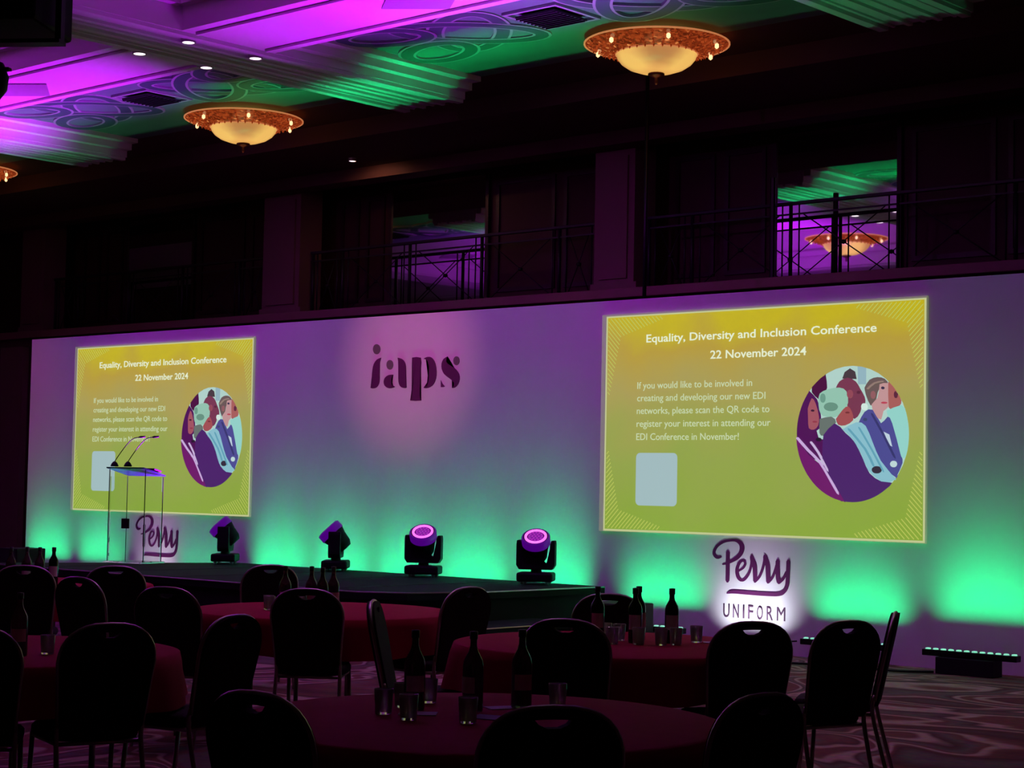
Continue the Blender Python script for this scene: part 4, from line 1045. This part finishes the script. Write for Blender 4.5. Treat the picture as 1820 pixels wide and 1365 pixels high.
# ------------------------------------------------------------------ bottles, glasses and cards
def make_bottle(kind):
    nm = 'wine_bottle' if kind == 'wine' else 'water_bottle'
    t = thing(nm, 'x', 'bottle')
    g = wine_glass if kind == 'wine' else water_mat
    prof = [(0.0, 0.0), (0.036, 0.0), (0.038, 0.01), (0.038, 0.185), (0.034, 0.205), (0.017, 0.235), (0.0135, 0.25), (0.0135, 0.29), (0.0155, 0.292), (0.0155, 0.30), (0.0, 0.30)]
    if kind == 'water':
        prof = [(0.0, 0.0), (0.038, 0.0), (0.040, 0.01), (0.040, 0.165), (0.036, 0.19), (0.018, 0.225), (0.013, 0.245), (0.013, 0.285), (0.0, 0.285)]
    b = BM(); lathe(b, prof, 20, cap=False); obj('glass_body', b, g, t, True)
    b = BM(); lathe(b, [(0.0165, 0.268), (0.0170, 0.30), (0.0, 0.302)] if kind == 'wine' else [(0.0155, 0.27), (0.0155, 0.298), (0, 0.30)], 14, cap=False); obj('cap', b, cap_mat, t, True)
    r = 0.0388 if kind == 'wine' else 0.0408
    b = BM(); n = 10
    rows = [[b.verts.new((r*math.cos(a), r*math.sin(a), z)) for a in [-0.95 + 1.9*k_/n for k_ in range(n+1)]] for z in ((0.075, 0.155) if kind == 'wine' else (0.07, 0.13))]
    for k_ in range(n): b.faces.new((rows[0][k_], rows[0][k_+1], rows[1][k_+1], rows[1][k_]))
    e = bmesh.ops.extrude_face_region(b, geom=list(b.faces))
    for q in e['geom']:
        if isinstance(q, bmesh.types.BMVert): q.co.x *= 1.006; q.co.y *= 1.006
    obj('paper_label', b, label_mat, t)
    return t
def make_glass():
    t = thing('drinking_glass', 'x', 'glass')
    b = BM(); lathe(b, [(0.0, 0.0), (0.029, 0.0), (0.031, 0.004), (0.036, 0.092), (0.0345, 0.093), (0.0295, 0.010), (0.0, 0.009)], 20, cap=False); obj('tumbler', b, glass, t, True)
    return t
protos = {'wine': make_bottle('wine'), 'water': make_bottle('water'), 'glass': make_glass()}
used = set()
def put(kind, x, y, rz, label, group):
    if kind in used: copy_thing(protos[kind], (x, y, 0.7505), rz, label, group)
    else:
        used.add(kind); p = protos[kind]; p.location = (x, y, 0.7505); p.rotation_euler = (0, 0, rz); p['label'] = label; p['group'] = group
GB, GG = 'bottles on the tables', 'drinking glasses on the tables'
put('wine', -6.19, -7.10, -0.9, 'wine bottle standing alone against the bright green glow', GB)
put('wine', -6.32, -7.26, -1.0, 'nearer wine bottle of the touching pair at the green glow', GB)
put('wine', -6.42, -7.10, -0.5, 'farther wine bottle of the touching pair at the green glow', GB)
put('wine', -6.53, -7.33, -0.9, 'pale-labelled bottle in front of the stage end', GB)
for x, y, l_ in ((-6.35, -7.42, 'glass just left of the pair of wine bottles'), (-6.24, -7.33, 'glass just right of the pair of wine bottles'), (-6.14, -7.26, 'glass left beside the lone wine bottle'), (-6.10, -7.18, 'glass right in front of the lone wine bottle'), (-6.13, -6.95, 'rightmost glass on the wine bottle table'), (-6.47, -7.21, 'glass hidden behind the pair of wine bottles'), (-6.56, -7.22, 'leftmost glass on the wine bottle table')):
    put('glass', x, y, 0, l_, GG)
put('water', -4.96, -10.34, -0.7, 'left bottle on the nearest table', GB)
put('water', -4.79, -10.20, -1.6, 'middle bottle on the nearest table', GB)
put('water', -4.74, -9.98, -0.6, 'right bottle on the nearest table', GB)
for x, y, l_ in ((-4.94, -10.52, 'leftmost glass on the nearest table'), (-5.04, -10.32, 'glass behind the leftmost glass on the nearest table'), (-4.76, -10.57, 'glass in front of the left bottle on the nearest table'), (-4.56, -10.47, 'glass in front of the middle bottle on the nearest table'), (-5.08, -10.14, 'farthest glass behind the left bottle on the nearest table'), (-4.66, -9.86, 'glass behind and right of the right bottle on the nearest table')):
    put('glass', x, y, 0, l_, GG)
b = BM(); tube(b, [(0, 0, 0), (0, 0.0, 0.0)], 0.01, 4); b.free()
put('water', -7.62, -10.32, -0.7, 'bottle on the left-edge table', GB)
put('glass', -7.75, -10.28, 0, 'glass cut by the left edge on the left-edge table', GG)
put('glass', -7.62, -10.16, 0, 'glass next to the card on the left-edge table', GG)
for i, (x, y, l_) in enumerate(((-9.20, -7.28, 'leftmost bottle on the table before the stage'), (-9.08, -7.16, 'second bottle from the left on the table before the stage'), (-9.00, -7.04, 'third bottle from the left on the table before the stage'), (-8.93, -7.20, 'bottle peeking over the black chair before the stage'))):
    put('water', x, y, -0.7 + 0.2*i, l_, GB)
for x, y, l_ in ((-9.43, -7.22, 'leftmost glass on the table before the stage'), (-9.36, -7.27, 'second glass from the left on the table before the stage'), (-9.36, -7.10, 'glass at the back of the cluster before the stage'), (-9.27, -7.19, 'glass beside the leftmost bottle before the stage'), (-9.21, -7.12, 'rightmost glass of the cluster before the stage')):
    put('glass', x, y, 0, l_, GG)
for i, (x, y, l_) in enumerate(((-12.56, -7.16, 'leftmost bottle above the left-edge chair'), (-12.54, -7.03, 'second bottle above the left-edge chair'), (-12.44, -6.98, 'third bottle above the left-edge chair'))):
    put('water', x, y, -0.7, l_, GB)
put('wine', -12.34, -6.92, -0.7, 'dark bottle silhouetted against the leftmost green glow', GB)

def card(x, y, sx, sy, rz, label, name='paper_card', m=paper_mat):
    b = BM(); box(b, -sx/2, sx/2, -sy/2, sy/2, 0, 0.003)
    o = obj(name, b, m, None, loc=(x, y, 0.7506)); o.rotation_euler = (0, 0, rz); tag(o, label, 'paper', 'papers on the tables')
card(-4.86, -10.42, 0.14, 0.10, 0.7, 'mauve card between the glasses on the nearest table')
card(-4.62, -10.30, 0.12, 0.12, 0.3, 'bluish folded card beside the middle bottle on the nearest table', m=mat('paper_bluish', (0.35, 0.32, 0.62), 0.7, noise=0.05, nscale=30))
card(-4.78, -10.04, 0.13, 0.09, 1.1, 'pale card by the right bottle on the nearest table')
card(-7.55, -9.95, 0.22, 0.10, 0.7, 'pink envelope on the left-edge table')
card(-6.05, -6.86, 0.16, 0.10, 0.7, 'thin pink card right of the glasses on the wine bottle table')
